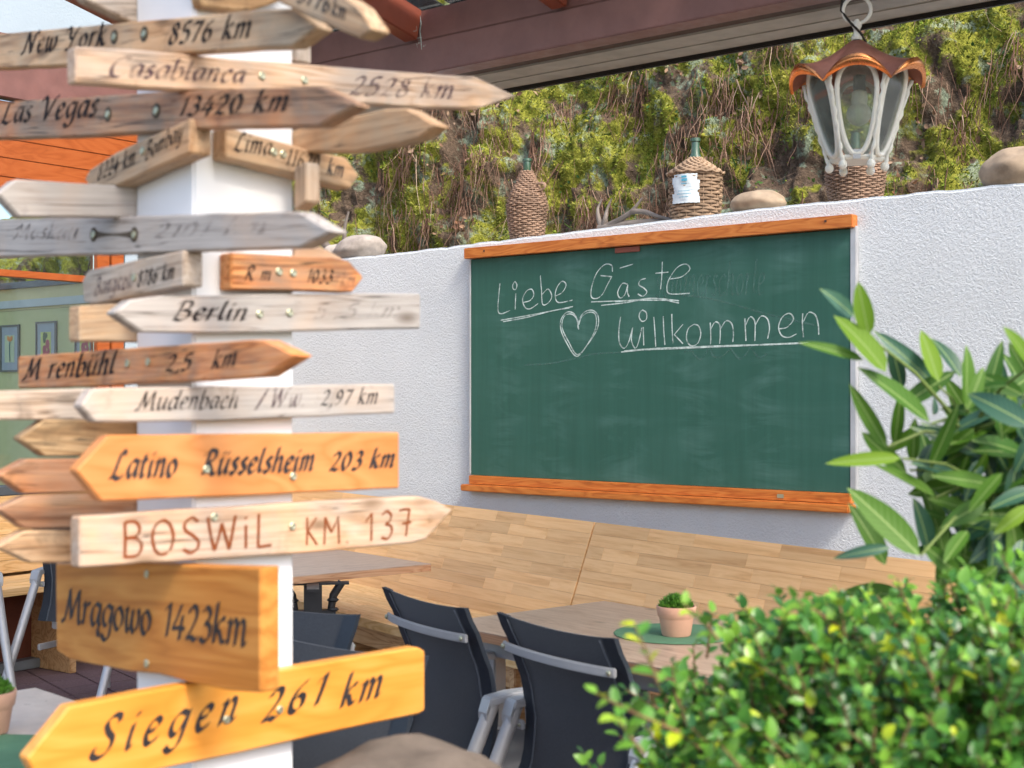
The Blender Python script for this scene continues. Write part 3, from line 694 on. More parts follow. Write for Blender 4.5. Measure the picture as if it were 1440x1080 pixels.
sign('L', [(258,352),(258,402),(128,429),(117,424),(115,394),(123,380)], 'w_grey', 'short grey board with the words Bangkok 8786 km', .036, text=[('Bangkok', (132,416), (186,405), 22, 'ink_faded'), ('8786 km', (193,403), (245,392), 21, 'ink_worn')], screws=[(189,390)])
sign('R', [(325,355),(467,362),(492,367),(512,390),(496,411),(440,409),(325,407)], 'w_rustorange', 'short orange brown board with the words Rom 1033 km', .036, text=[('R m', (342,394), (380,395), 19, 'ink_worn'), ('1033', (430,397), (466,399), 20, 'ink_worn'), ('km', (478,402), (498,403), 17, 'ink_faded')], screws=[(392,382),(412,384)])
sign('R', [(414,350),(452,347),(480,362),(492,374),(478,392),(414,392)], 'w_pine', 'light board tip showing behind the Rom board', .025, off=-.004)
sign('R', [(160,440),(185,421),(225,416),(400,413),(592,413),(592,462),(425,466),(300,468),(200,467)], 'w_silver', 'pale pointed board with the fading words Berlin 545 km', text=[('Berlin', (240,450), (345,451), 25, 'ink_worn'), ('545 km', (440,448), (560,446), 21, 'ink_gone')], screws=[(365,442),(407,440)])
sign('BL', [(112,430),(215,424),(215,481),(112,480)], 'w_brown', 'stubby dark board end left of the Berlin board', .04)
sign('L', [(25,501),(200,488),(350,478),(372,478),(418,500),(370,530),(250,537),(110,544),(25,546)], 'w_rustorange', 'reddish pointed board with the words Morenbühl 2,5 km', text=[('M renbühl', (32,534), (160,526), 27, 'ink_worn'), ('2,5', (232,522), (268,520), 23, 'ink_worn'), ('km', (297,519), (332,514), 23, 'ink_worn')], screws=[(180,511),(209,509)])
sign('R', [(114,571),(130,547),(300,543),(556,540),(556,581),(300,592),(134,594)], 'w_silver', 'whitish board with the words Mudenbach / Ww. 2,97 km', text=[('Mudenbach', (190,577), (333,574), 25, 'ink_worn', thin), ('/', (358,573), (372,573), 25, 'ink_faded'), ('Ww.', (378,573), (428,571), 25, 'ink_faded'), ('2,97 km', (450,570), (530,568), 22, 'ink', thin)])
sign('BL', [(-60,551),(100,547),(215,544),(215,594),(100,591),(-60,590)], 'w_grey', 'cracked grey board running off to the left behind the Mudenbach board', .03)
sign('BL', [(27,617),(63,590),(215,590),(215,643),(64,642)], 'w_mottled', 'mottled dark board pointing left above the Latino board', .03)
sign('BL', [(-3,668),(38,646),(215,642),(215,692),(34,694)], 'w_rust', 'reddish pointed board, topmost of the three left of the BOSWiL board', .03)
sign('BL', [(-4,716),(38,697),(215,693),(215,742),(35,744)], 'w_rust', 'red brown pointed board, middle of the three left of the BOSWiL board', .03)
sign('BL', [(-4,769),(36,746),(215,743),(215,792),(44,792)], 'w_brown', 'brown pointed board, lowest of the three left of the BOSWiL board', .03)
sign('R', [(107,662),(152,612),(350,610),(562,608),(562,687),(350,697),(143,705)], 'w_orange', 'bright orange pointed board with the words Latino Rüsselsheim 203 km', .028, text=[('Latino', (153,673), (247,670), 36, 'ink', bold), ('Rüsselsheim', (281,668), (440,662), 32, 'ink', bold), ('203 km', (462,662), (553,657), 26, 'ink', bold)], screws=[(290,660),(412,670)])
plainl = dict(slant=.0, gap=.12, nib=(.012, .010), mn=.024, plain=True)
sign('R', [(112,727),(400,708),(590,698),(615,705),(637,717),(600,758),(580,764),(400,780),(112,799)], 'w_pine', 'pale pointed board with the burnt letters BOSWiL KM. 137', .03, text=[('BOSWiL', (170,784), (384,768), 48, 'ink_brown', plainl), ('KM.', (428,767), (492,764), 38, 'ink_brown', plainl), ('137', (512,762), (578,753), 38, 'ink_brown', plainl)], screws=[(301,727),(411,740)])
sign('L', [(78,791),(150,791),(250,794),(366,798),(366,974),(319,971),(267,960),(222,948),(180,944),(97,927),(79,915)], 'w_honey', 'broad honey brown board with the words Mrągowo 1423km', .035, text=[('Mrągowo', (87,873), (213,893), 44, 'ink', dict(nib=(.042, .035), mn=.016, slant=.12, gap=.0)), ('1423km', (229,894), (348,910), 48, 'ink', dict(nib=(.042, .035), mn=.016, slant=.1, gap=.0))], screws=[(207,807),(207,933)])
sign('R', [(38,1067),(97,994),(250,965),(400,942),(588,910),(598,916),(598,999),(590,1004),(412,1042),(250,1077),(120,1106),(60,1108)], 'w_amber', 'bright amber pointed board with the words Siegen 261 km, lowest on the post', .03, text=[('Siegen', (126,1068), (330,1014), 50, 'ink', dict(nib=(.05, .04), mn=.012, gap=.19, slant=.32)), ('261', (366,1017), (454,988), 42, 'ink', dict(gap=.14)), ('km', (477,996), (535,979), 40, 'ink', dict(gap=.1))], screws=[(318,1012),(393,998)])
sign('L', [(330,-72),(420,-32),(487,-3),(503,8),(526,41),(505,54),(440,27),(370,-8),(330,-30)], 'w_brown', 'brown board ending in 76 km, slanting down over the tip of the New York board', .03, off=.062, text=[('3776', (418,2), (464,19), 24, 'ink'), ('km', (466,21), (486,28), 22, 'ink')])
sign('R', [(272,-40),(405,-30),(398,0),(362,12),(330,15),(285,8)], 'w_mottled', 'dark board tip above the New York board', .03)
sign('BL', [(90,-40),(215,-40),(215,42),(187,31),(123,1)], 'w_grey', 'grey board end at the top left of the post', .03)

# ------------------------------------------------------------------ glass roof: beam, rafters, soffit, panes
gr = empty('glass_roof', (0, 0, 0))
tag(gr, 'brown timber edge beam and rafters of the glass canopy above the terrace', 'roof')
BP = Vector((-.285, 5.70, 0))
def along(name, mat, s0, s1, o0, o1, z0, z1, bev=.004):
    """o grows towards the wall"""
    b = MB().box((0, 0, 0), (s1-s0, abs(o1-o0), z1-z0)).build(name, M[mat], gr, bevel=bev)
    c = BP+WD*((s0+s1)/2)-WN*((o0+o1)/2)+Vector((0, 0, (z0+z1)/2)); b.matrix_local = Matrix.Translation(c) @ RW.to_4x4(); return b
along('beam', 'brown_paint', -1.45, 4.2, 0, .10, 2.80, 2.934)
along('beam', 'brown_paint', -1.45, 4.2, .006, .096, 2.937, 3.06)
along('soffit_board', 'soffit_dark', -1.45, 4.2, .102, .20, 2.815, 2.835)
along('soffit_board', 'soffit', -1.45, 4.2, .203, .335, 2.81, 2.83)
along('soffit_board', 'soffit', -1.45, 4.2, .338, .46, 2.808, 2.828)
along('gutter_edge', 'black', -1.45, 4.2, .462, .485, 2.792, 2.83)
SL = R(13)   # roof rises towards the viewer
def rafter(px, name='rafter', wdt=.07, hgt=.13, parent=gr):
    k = (px-CX)/F; s = (k*BP.y-BP.x)/(WD.x-k*WD.y); st = BP+WD*s+Vector((0, 0, 3.0))
    d = (WN+Vector((0, 0, math.tan(SL)))).normalized(); L_ = 3.6
    b = MB().box((L_/2, 0, 0), (L_, wdt, hgt)).build(name, M['rafter_paint'], parent, bevel=.004)
    y = WD; z = d.cross(y); b.matrix_local = Matrix.Translation(st) @ Matrix((d, y if z.z > 0 else -y, z if z.z > 0 else -z)).transposed().to_4x4(); return b
for px in (330, 582, 790, 1045): rafter(px)
d = (WN+Vector((0, 0, math.tan(SL)))).normalized()
for s0_ in (-1.4, -.03, 1.36, 2.72):
    a = BP+WD*s0_+Vector((0, 0, 3.085))-WN*.10; b_ = a+WD*1.33; up = Vector((0, 0, .008))
    MB().prism([a, b_, b_+d*3.7, a+d*3.7], up).build('glass_pane', M['roof_glass'], gr)
    MB().tube([a+Vector((0, 0, -.008)), b_+Vector((0, 0, -.008))], .009, 6).build('pane_seal', M['black'], gr)
cw = MB(); rr = random.Random(11)
q0 = P(588, 20, 5.66)
pts = [P(591, 22, 5.62), P(592, 34, 5.6), P(590.5, 44, 5.6), P(592, 56, 5.6), P(593, 70, 5.6)]
cw.tube(pts, [.0012, .0022, .0012, .002, .0008], 5)
for k in range(10):
    p = P(590+rr.uniform(-6, 5), rr.uniform(36, 66), 5.6); cw.tube([p, p+Vector((rr.uniform(-.015, .015), 0, rr.uniform(-.02, .02)))], .0006, 4)
o = cw.build('cobweb', M['chalk'], gr)

# ------------------------------------------------------------------ glazed timber front at the left
tf = empty('timber_window_front', C0)
tag(tf, 'orange timber window front with cladding and brown fascia, closing the terrace at the far left', 'building')
FP = C0.copy(); RF = Matrix((-FD, -FN, ZUP)).transposed()   # local x to the right, local y away from the viewer
def fs_(px):
    k = (px-CX)/F; return (k*FP.y-FP.x)/(FD.x-k*FD.y)
def front(name, mat, s0, s1, o0, o1, z0, z1, bev=.003, parent=None):
    b = MB().box((0, 0, 0), (abs(s1-s0), abs(o1-o0), z1-z0)).build(name, M[mat], parent or tf, bevel=bev)
    c = FD*((s0+s1)/2)-FN*((o0+o1)/2)+Vector((0, 0, (z0+z1)/2)); b.matrix_local = Matrix.Translation(c) @ RF.to_4x4(); return b
z = 2.62
for k in range(5):
    front('cladding_plank', 'clad', .02, 3.2, 0, .02, z, z+.1045, .003); z += .107
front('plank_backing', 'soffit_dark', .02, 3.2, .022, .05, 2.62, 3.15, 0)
front('fascia', 'fascia_paint_dimmed', -.05, 3.2, -.05, .05, 3.165, 3.52)
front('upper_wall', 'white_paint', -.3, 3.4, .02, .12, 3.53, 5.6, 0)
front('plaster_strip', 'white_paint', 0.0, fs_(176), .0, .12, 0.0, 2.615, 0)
s_r, s_l = fs_(173), fs_(137)
front('window_post', 'clad', s_r, (s_r+s_l)/2-.004, -.01, .07, .95, 2.61)
front('window_post', 'clad', (s_r+s_l)/2+.004, s_l, 0, .07, .95, 2.61)
front('window_post', 'clad', 2.6, 2.72, 0, .07, .95, 2.61)
front('transom', 'clad', s_l+.002, 2.59, .0, .06, 2.165, 2.205)
front('window_sill', 'slate', s_r, 3.2, -.04, .10, .935, .985)
front('glass_pane', 'pane', s_l+.002, 2.59, .03, .038, .99, 2.162, 0)
front('glass_pane', 'pane', s_l+.002, 2.59, .03, .038, 2.208, 2.61, 0)
front('apron_board', 'knotty', 0.02, 3.2, .0, .03, .0, .93, 0)

# room wall seen through the window, with framed flower pictures
GP = Vector((-3.78, 10.5, 0)); gwl = empty('inner_wall', GP); tag(gwl, 'sage green plastered wall with a slate cap seen through the window at the left', 'wall')
def gbox(name, mat, s0, s1, o0, o1, z0, z1, parent=None, bev=0):
    b = MB().box((0, 0, 0), (s1-s0, abs(o1-o0), z1-z0)).build(name, M[mat], parent or gwl, bevel=bev)
    c = WD*((s0+s1)/2)+WN*((o0+o1)/2)+Vector((0, 0, (z0+z1)/2)); b.matrix_local = Matrix.Translation(c) @ RW.to_4x4(); return b
gbox('plaster', 'green_wall', -2, 1.2, -.12, 0, 0, 2.11)
gbox('upper_band', 'cream', -2, 1.2, -.12, .002, 2.112, 2.27)
gbox('rail', 'pale_trim', -2, 1.2, .004, .02, 2.13, 2.185)
gbox('cap', 'slate', -2, 1.2, -.14, .03, 2.272, 2.315)
def gs_px(px):
    k = (px-CX)/F; return (k*GP.y-GP.x)/(WD.x-k*WD.y)
def framed(px0, px1, y0, y1, label, kind):
    s0, s1 = gs_px(px0), gs_px(px1); Y = GP.y+WD.y*(s0+s1)/2
    z1, z0 = CAMZ-(y0-HY)/F*Y, CAMZ-(y1-HY)/F*Y; sm, zm = (s0+s1)/2, (z0+z1)/2
    e = empty('framed_picture', GP+WD*sm+WN*.002+Vector((0, 0, zm))); tag(e, label, 'picture', 'framed flower pictures on the green wall')
    W2, H2 = (s1-s0)/2, (z1-z0)/2
    def bx(name, mat, a0, a1, o0, o1, c0, c1):
        b = MB().box((0, 0, 0), (a1-a0, o1-o0, c1-c0)).build(name, M[mat], e)
        b.matrix_local = Matrix.Translation(WD*((a0+a1)/2)+WN*((o0+o1)/2)+Vector((0, 0, (c0+c1)/2))) @ RW.to_4x4(); return b
    bx('frame', 'frame_dark', -W2, W2, 0, .012, H2-.012, H2); bx('frame', 'frame_dark', -W2, W2, 0, .012, -H2, -H2+.012)
    bx('frame', 'frame_dark', -W2, -W2+.012, 0, .012, -H2+.0125, H2-.0125); bx('frame', 'frame_dark', W2-.022, W2, 0, .012, -H2+.0125, H2-.0125)
    bx('mount', 'frame_grey', -W2+.013, W2-.023, 0, .004, -H2+.013, H2-.013)
    a, b2 = W2*.55, H2*.66
    bx('print', 'pic_paper' if kind == 1 else 'pic_yellow', -a, a*.8, .0045, .0055, -b2*(.9), b2*.85)
    def fl(pts, mat, nm, r=.006):
        m = MB(); m.tube([WD*x+WN*.0075+Vector((0, 0, y)) for x, y in pts], r, 5); m.build(nm, M[mat], e)
    def blob(x, y, rx, ry, mat, nm):
        m = MB().sphere((0, 0, 0), 1, 10, 6, (rx, .0015, ry)); bb = m.build(nm, M[mat], e); bb.matrix_local = Matrix.Translation(WD*x+WN*.007+Vector((0, 0, y))) @ RW.to_4x4()
    if kind == 1:
        fl([(0, b2*.45), (-.004, 0), (.002, -b2*.85)], 'pic_stem', 'painted_stem', .004)
        for k in range(-2, 3): blob(k*.013, b2*.55+.006*abs(k), .011, .018, 'pic_orange', 'painted_petal')
    else:
        blob(-a*.3, b2*.5, .022, .04, 'pic_leaf', 'painted_leaf'); blob(a*.0, b2*.62, .018, .02, 'pic_leaf', 'painted_leaf')
        for dx, dz, r_ in ((-.02, -.03, .026), (.018, .01, .026), (.03, -.04, .018), (-.03, -.075, .02), (.0, -.06, .02)): blob(dx, dz, r_, r_*1.3, 'pic_red', 'painted_petal')
framed(2, 29, 457, 523, 'framed picture of a single orange flower on a long stem, left on the green wall', 1)
framed(52, 81, 452, 520, 'framed picture of crimson blossoms on yellow green, middle of the green wall', 2)
framed(107, 135, 448, 516, 'framed picture half hidden behind the stubby board, right on the green wall', 3)
for px, wd_, c in ((28, .12, 'rafter_paint'), (-12, .1, 'clad'), (122, .07, 'rafter_paint')):
    s = gs_px(px); p = GP+WD*s-WN*1.0
    b = MB().box((0, 0, 1.7), (wd_, .08, 3.4)).build('timber_post', M[c]); b.location = p; b.rotation_euler = (0, 0, math.atan2(WD.y, WD.x))
    tag(b, {28: 'broad red brown timber post behind the green wall', -12: 'orange timber post at the far left edge behind the green wall', 122: 'narrow brown timber post behind the right end of the green wall'}[px], 'post')

# ------------------------------------------------------------------ corner bench with stave backrest
bn = empty('corner_bench', C0)
tag(bn, 'long wooden bench with glued stave backrest under the chalkboard', 'bench')
ZS, ZT = .50, .95; back_n = (Vector((0, 0, 1))*.17+BN*(ZT-ZS)).normalized()     # backrest leans to the wall
bup = (Vector((0, 0, ZT-ZS))-BN*.17); BH = bup.length; bup.normalize()
RB = Matrix((BD, -back_n, bup)).transposed()
cache = {}
def stave(parent, u0, u1, v0, v1, proud, mat='stave', Rm=RB, origin=None, name='stave', th=.018):
    key = (round(v1-v0, 4), mat, th)
    if key not in cache:
        m = MB().box((0, 0, 0), (1, th, v1-v0-.0008)); o = m.build(name, M[mat], parent); cache[key] = o.data
    else:
        o = bpy.data.objects.new(name, cache[key]); COL.objects.link(o); o.parent = parent
    Lr = u1-u0-.001
    c = origin+Rm @ Vector(((u0+u1)/2, -proud+th/2, (v0+v1)/2))
    o.matrix_local = Matrix.Translation(c) @ Rm.to_4x4() @ Matrix.Diagonal((Lr, 1, 1, 1))
    return o
org = BN*.17+Vector((0, 0, ZS))
rr = random.Random(21)
for pi, (ua, ub) in enumerate(((0.0, 3.868), (3.876, 6.35))):
    bk = MB().box(((ua+ub)/2, .024, BH/2), (ub-ua, .012, BH)).build('back_panel', M['stave'], bn)
    bk.matrix_local = Matrix.Translation(org) @ RB.to_4x4()
    NR = 9; rh = BH/NR
    for r_ in range(NR):
        u = ua; first = True
        while u < ub-.01:
            L_ = rr.uniform(.22, .52) if not first else rr.uniform(.1, .45); first = False
            u2 = min(ub, u+L_); u2 = ub if ub-u2 < .1 else u2
            o = stave(bn, u, u2, r_*rh, (r_+1)*rh, rr.uniform(0, .0006), origin=org); u = u2
# seat: long strips, front edge nearest
RS = Matrix((BD, Vector((0, 0, -1)), BN*-1)).transposed()   # local y down, local z to the wall
sd0 = .54; nst = 10; sw_ = sd0/nst
RS = Matrix((BD, -ZUP, BD.cross(-ZUP))).transposed()
for k in range(nst):
    u = 0
    while u < 6.3:
        L_ = rr.uniform(.5, 1.3); u2 = min(6.35, u+L_); u2 = 6.35 if 6.35-u2 < .2 else u2
        f0 = k*sw_ + .17
        key = ('seat',)
        if key not in cache:
            o = MB().box((0, 0, 0), (1, sw_-.0008, .04)).build('seat_strip', M['seat_wood'], bn, bevel=0); cache[key] = o.data
        else:
            o = bpy.data.objects.new('seat_strip', cache[key]); COL.objects.link(o); o.parent = bn
        c = BD*((u+u2)/2)+BN*(f0+sw_/2)+Vector((0, 0, ZS-.02+rr.uniform(0, .0005)))
        o.matrix_local = Matrix.Translation(c) @ Matrix((BD, -BN, ZUP)).transposed().to_4x4() @ Matrix.Diagonal((u2-u-.001, 1, 1, 1)); u = u2
for u, nm in ((1.2, 'leg_panel'), (2.8, 'leg_panel'), (4.2, 'leg_panel'), (5.6, 'leg_panel')):
    b = MB().box((0, 0, 0), (.42, .04, .45)).build(nm, M['knotty'], bn, bevel=.004)
    b.matrix_local = Matrix.Translation(BD*u+BN*.46+Vector((0, 0, .228))) @ Matrix((BN, BD, ZUP)).transposed().to_4x4()
b = MB().box((0, 0, 0), (6.2, .03, .10)).build('apron', M['knotty'], bn, bevel=.003); b.matrix_local = Matrix.Translation(BD*3.2+BN*.63+Vector((0, 0, .408))) @ Matrix((BD, -BN, ZUP)).transposed().to_4x4()
b = MB().box((0, 0, 0), (6.3, .02, .455)).build('base_panel', M['knotty'], bn); b.matrix_local = Matrix.Translation(BD*3.2+BN*.26+Vector((0, 0, .23))) @ Matrix((BD, -BN, ZUP)).transposed().to_4x4()
# return under the window
b2_ = empty('window_bench', C0+FN*.02); tag(b2_, 'short wooden bench under the window front at the far left', 'bench')
RF2 = Matrix((-FD, -FN, ZUP)).transposed().to_4x4()
for k in range(6):
    v = .52+k*.07; b = MB().box((0, 0, 0), (3.0, .02, .0685)).build('back_plank', M['seat_wood'], b2_, bevel=.002)
    b.matrix_local = Matrix.Translation(FD*1.75+FN*(.12-.016*k)+Vector((0, 0, v+.03))) @ RF2
for k in range(5):
    b = MB().box((0, 0, 0), (2.6, .092, .04)).build('seat_plank', M['seat_wood'], b2_, bevel=.002)
    b.matrix_local = Matrix.Translation(FD*1.95+FN*(.18+.094*k)+Vector((0, 0, .48))) @ RF2
for s in (.75, 1.62, 2.5):
    b = MB().box((0, 0, 0), (.04, .46, .455)).build('leg_panel', M['knotty'], b2_, bevel=.004); b.matrix_local = Matrix.Translation(FD*s+FN*.35+Vector((0, 0, .229))) @ RF2
b = MB().box((0, 0, 0), (2.6, .02, .40)).build('base_panel', M['redwood'], b2_); b.matrix_local = Matrix.Translation(FD*1.95+FN*.22+Vector((0, 0, .25))) @ RF2
b = MB().box((0, 0, 0), (3.0, .10, .05)).build('metal_plinth', M['grey_metal'], b2_, bevel=.004); b.matrix_local = Matrix.Translation(FD*1.9+FN*.26+Vector((0, 0, .03))) @ RF2

# ------------------------------------------------------------------ chairs
def make_chair():
    """local: +y is where the sitter looks, z up; origin on the floor under the middle of the backrest"""
    e = empty('garden_chair'); Wd = .25
    N = 12
    PY = [-.010, .026, .036, .022, -.014, -.062]
    def prof(t):   # t 0 bottom .. 1 top of the back: (y, z)
        q = max(0, min(.9999, t))*5; i = int(q); f_ = q-i; f_ = f_*f_*(3-2*f_)*.5+f_*.5
        return Vector((0, PY[i]+(PY[i+1]-PY[i])*f_, .43+.47*t))
    rows, cols = 14, 10; vs = []; fs = []
    def back(xa, xb, cols, off, nm, mat, t0=0, t1=1, th=.004):
        m = MB(); g_ = []
        for i in range(rows+1):
            t = t0+(t1-t0)*i/rows; c = prof(t)
            for j in range(cols+1):
                x = xa+(xb-xa)*j/cols; belly = -.016*(1-(x/Wd)**2)*math.sin(math.pi*min(1, t*1.1))**.7
                topd = (.012-.012*(1-(x/Wd)**2))*t**6
                g_.append(Vector((x, c.y+belly-off, c.z+topd)))
        n = len(g_); k = cols+1
        f = [(i*k+j, i*k+j+1, (i+1)*k+j+1, (i+1)*k+j) for i in range(rows) for j in range(cols)]
        b2 = [v+Vector((0, th, 0)) for v in g_]
        m.add(g_, f); m.add(b2, [q[::-1] for q in f])
        brd = [j for j in range(k)]+[i*k+cols for i in range(1, rows+1)]+[rows*k+j for j in range(cols-1, -1, -1)]+[i*k for i in range(rows-1, 0, -1)]
        L_ = len(brd); m.f += [(brd[a], brd[(a+1) % L_], n+brd[(a+1) % L_], n+brd[a]) for a in range(L_)]
        return m.build(nm, mat, e, smooth=True)
    b = back(-Wd+.045, Wd-.045, 10, 0, 'backrest', M['sling'])
    for sx in (-1, 1):
        # side pocket of fabric round the flat tube, a little thicker than the mesh
        back(sx*(Wd-.043), sx*(Wd+.004), 4, .004, 'fabric_pocket', M['sling_hem'], 0, 1, .014)
        for dx in (.048, .053):
            m3 = MB().tube([prof(i/12)+Vector((sx*(Wd-dx), -.0052-.016*(1-((Wd-dx)/Wd)**2)*math.sin(math.pi*min(1, i/12*1.1))**.7, 0)) for i in range(13)], .0009, 4); m3.build('seam', M['stitch'], e)
    # bow rail behind the back
    m = MB(); pts = []
    for i in range(17):
        a = -1+2*i/16; p = prof(.84); pts.append(Vector((a*(Wd-.008), p.y-.028-.030*(1-a*a)**.8, p.z)))
    sec = MB()
    vs_, fs2 = [], []
    for i, p in enumerate(pts):
        t = (pts[min(i+1, 16)]-pts[max(i-1, 0)]).normalized(); nn = Vector((t.y, -t.x, 0))
        for dy, dz in ((-.005, -.012), (.005, -.012), (.005, .012), (-.005, .012)): vs_.append(p+nn*dy+Vector((0, 0, dz)))
    for i in range(16):
        for k in range(4): fs2.append((i*4+k, i*4+(k+1) % 4, (i+1)*4+(k+1) % 4, (i+1)*4+k))
    fs2 += [(0, 1, 2, 3), (64, 65, 66, 67)]
    sec.add(vs_, fs2); bow = sec.build('bow_rail', M['alu'], e, bevel=.003)
    for i in (0, 16):
        p = pts[i]+Vector((.014 if i == 0 else -.014, -.0125, 0)); q = MB().lathe([(.0075, 0), (.0075, .003), (.004, .005)], 10); q.v = [Matrix.Rotation(R(90), 3, 'X') @ v + p for v in q.v]; q.build('bolt', M['bolt'], bow)
    # seat
    m = MB(); g_ = []
    for i in range(9):
        y = .10+.44*i/8
        for j in range(9):
            x = -.225+.45*j/8; g_.append(Vector((x, y, .425-.020*math.sin(math.pi*i/8)*(1-(x/.24)**2)+.02*(i/8)-(.02 if i == 8 else 0))))
    f = [(i*9+j, i*9+j+1, (i+1)*9+j+1, (i+1)*9+j) for i in range(8) for j in range(8)]
    m.add(g_, f); m.add([v-Vector((0, 0, .006)) for v in g_], [q[::-1] for q in f]); m.build('seat', M['sling'], e, smooth=True)
    for sx in (-1, 1):
        MB().box((sx*.24, .32, .415), (.028, .46, .04)).build('seat_rail', M['alu'], e, bevel=.006)
        X = sx*.275
        # rear leg: from the arm down and back
        lg = MB().tube([(X, .015, .650), (X, -.10, .40), (X+sx*.01, -.27, .012)], [.020, .021, .020], 10); lg.build('leg', M['alu'], e, smooth=True)
        lg = MB().tube([(X, .47, .635), (X, .49, .40), (X+sx*.01, .52, .012)], [.017, .018, .018], 10); lg.build('leg', M['alu'], e, smooth=True)
        # arm: flat, with chamfered elbow at the back
        ar = MB(); P_ = [(-.020, .615), (-.006, .655), (.06, .664), (.42, .668), (.50, .652)]
        vs_ = []
        for y, z_ in P_:
            for dx, dz in ((-.026, -.014), (.026, -.014), (.026, .010), (-.026, .010)): vs_.append(Vector((X+dx, y, z_+dz)))
        f = [(i*4+k, i*4+(k+1) % 4, (i+1)*4+(k+1) % 4, (i+1)*4+k) for i in range(4) for k in range(4)]+[(0, 1, 2, 3), (16, 17, 18, 19)]
        arm = ar.add(vs_, f).build('armrest', M['alu'], e, bevel=.006)
        # bracket to the back
        br = MB().box((sx*.252, .012, .60), (.03, .012, .026)).build('bracket', M['alu'], arm, bevel=.003)
        q = MB().lathe([(.005, 0), (.005, .003), (.003, .005)], 10); q.v = [Matrix.Rotation(R(90), 3, 'X') @ v + Vector((sx*.246, .005, .60)) for v in q.v]; q.build('bolt', M['bolt'], arm)
        MB().box((sx*.262, .25, .30), (.018, .50, .03)).build('side_stretcher', M['alu'], e, bevel=.004)
    cr = MB().box((0, .085, .405), (.50, .022, .055)).build('rear_rail', M['alu'], e, bevel=.005)
    MB().box((-.10, .073, .41), (.055, .003, .022)).build('maker_plate', M['steel_label'], cr)
    MB().box((0, .53, .42), (.46, .03, .04)).build('front_rail', M['alu'], e, bevel=.006)
    return e
ch0 = make_chair()
def chair_at(cx, cy, r, label, first=False, group='charcoal sling chairs on the terrace'):
    e = ch0 if first else copy_tree(ch0)
    e.location = (cx, cy, 0); e.rotation_euler = (0, 0, math.atan2(r[1], r[0]))
    tag(e, label, 'chair', group); return e
def offs(c, r, d=.052):  # top of the back is .10 behind the origin
    f = Vector((-r[1], r[0])).normalized(); return c[0]+f.x*d, c[1]+f.y*d
for i, (c, r, lb) in enumerate([
    ((-.253, 4.137), (.524, -.852), 'charcoal mesh chair seen from behind, left one of the pair at the plant table'),
    ((.113, 3.64), (.565, -.825), 'charcoal mesh chair seen from behind, next to the green hedge'),
    ((-.618, 3.945), (-.81, .59), 'charcoal chair right of the white post, in front of the black iron table leg'),
    ((-.40, 3.34), (-.81, .59), 'charcoal chair half hidden behind the Siegen board'),
    ((-2.03, 6.6), (.91, -.40), 'charcoal chair at the far left between the signs and the window bench'),
    ((-2.60, 6.45), (.80, .60), 'charcoal chair cut off by the left edge of the picture')]):
    r = Vector(r).normalized()
    x, y = offs(c, r); chair_at(x, y, r, lb, i == 0)

# ------------------------------------------------------------------ tables
def table(name, label, corner, dl, dw, L_, Wt, top='table', edge='table_edge', leg='alu', zt=.75, th=.028):
    """corner, direction along length, direction along width"""
    dl, dw = Vector((*dl, 0)).normalized(), Vector((*dw, 0)).normalized()
    e = empty(name, Vector((*corner, 0))); tag(e, label, 'table')
    c = dl*L_/2+dw*Wt/2
    z_ = 1 if dl.cross(dw).z > 0 else -1
    Rm = Matrix((dl, dw*1.0, ZUP)).transposed().to_4x4()
    if z_ < 0: Rm = Matrix((dl, -dw, ZUP)).transposed().to_4x4()
    t = MB().box((0, 0, 0), (L_, Wt, .004)).build('tabletop', M[top], e); t.matrix_local = Matrix.Translation(c+Vector((0, 0, zt-.002))) @ Rm
    t = MB().box((0, 0, 0), (L_+.002, Wt+.002, th)).build('table_core', M[edge], e, bevel=.002); t.matrix_local = Matrix.Translation(c+Vector((0, 0, zt-.0045-th/2))) @ Rm
    return e, c, Rm
dl1, dw1 = Vector((.645, -.765)), Vector((.765, .645))
t1, c1, R1 = table('terrace_table', 'grey brown table with a green placemat and potted plant beside the hedge', (-.249, 4.68), dl1, dw1, 1.35, .765)
for i in (-1, 1):
    for j in (-1, 1):
        m = MB().box((i*.505, j*.27, .355), (.05, .05, .71)); o = m.build('leg', M['alu'], t1, bevel=.004); o.matrix_local = Matrix.Translation(c1) @ R1
m = MB(); m.box((0, .30, .685), (1.07, .03, .05)).box((0, -.30, .685), (1.07, .03, .05)).box((.56, 0, .685), (.03, .55, .05)).box((-.56, 0, .685), (.03, .55, .05))
o = m.build('frame', M['alu'], t1, bevel=.003); o.matrix_local = Matrix.Translation(c1) @ R1
t2, c2, R2 = table('terrace_table', 'grey brown table on a black cast iron base right of the post', (-.427, 6.33), (-.473, -.47), (-.56, .83), 1.25, .75, leg='iron')
pc = PZ(440, 812, .72); pc = Vector((pc.x*.985, pc.y*.985, 0))-t2.location
pc = P(440, 815, 5.95); pc.z = 0; pc = pc-t2.location
RX = Matrix.Translation(pc) @ Matrix.Rotation(R(8), 4, 'Z')
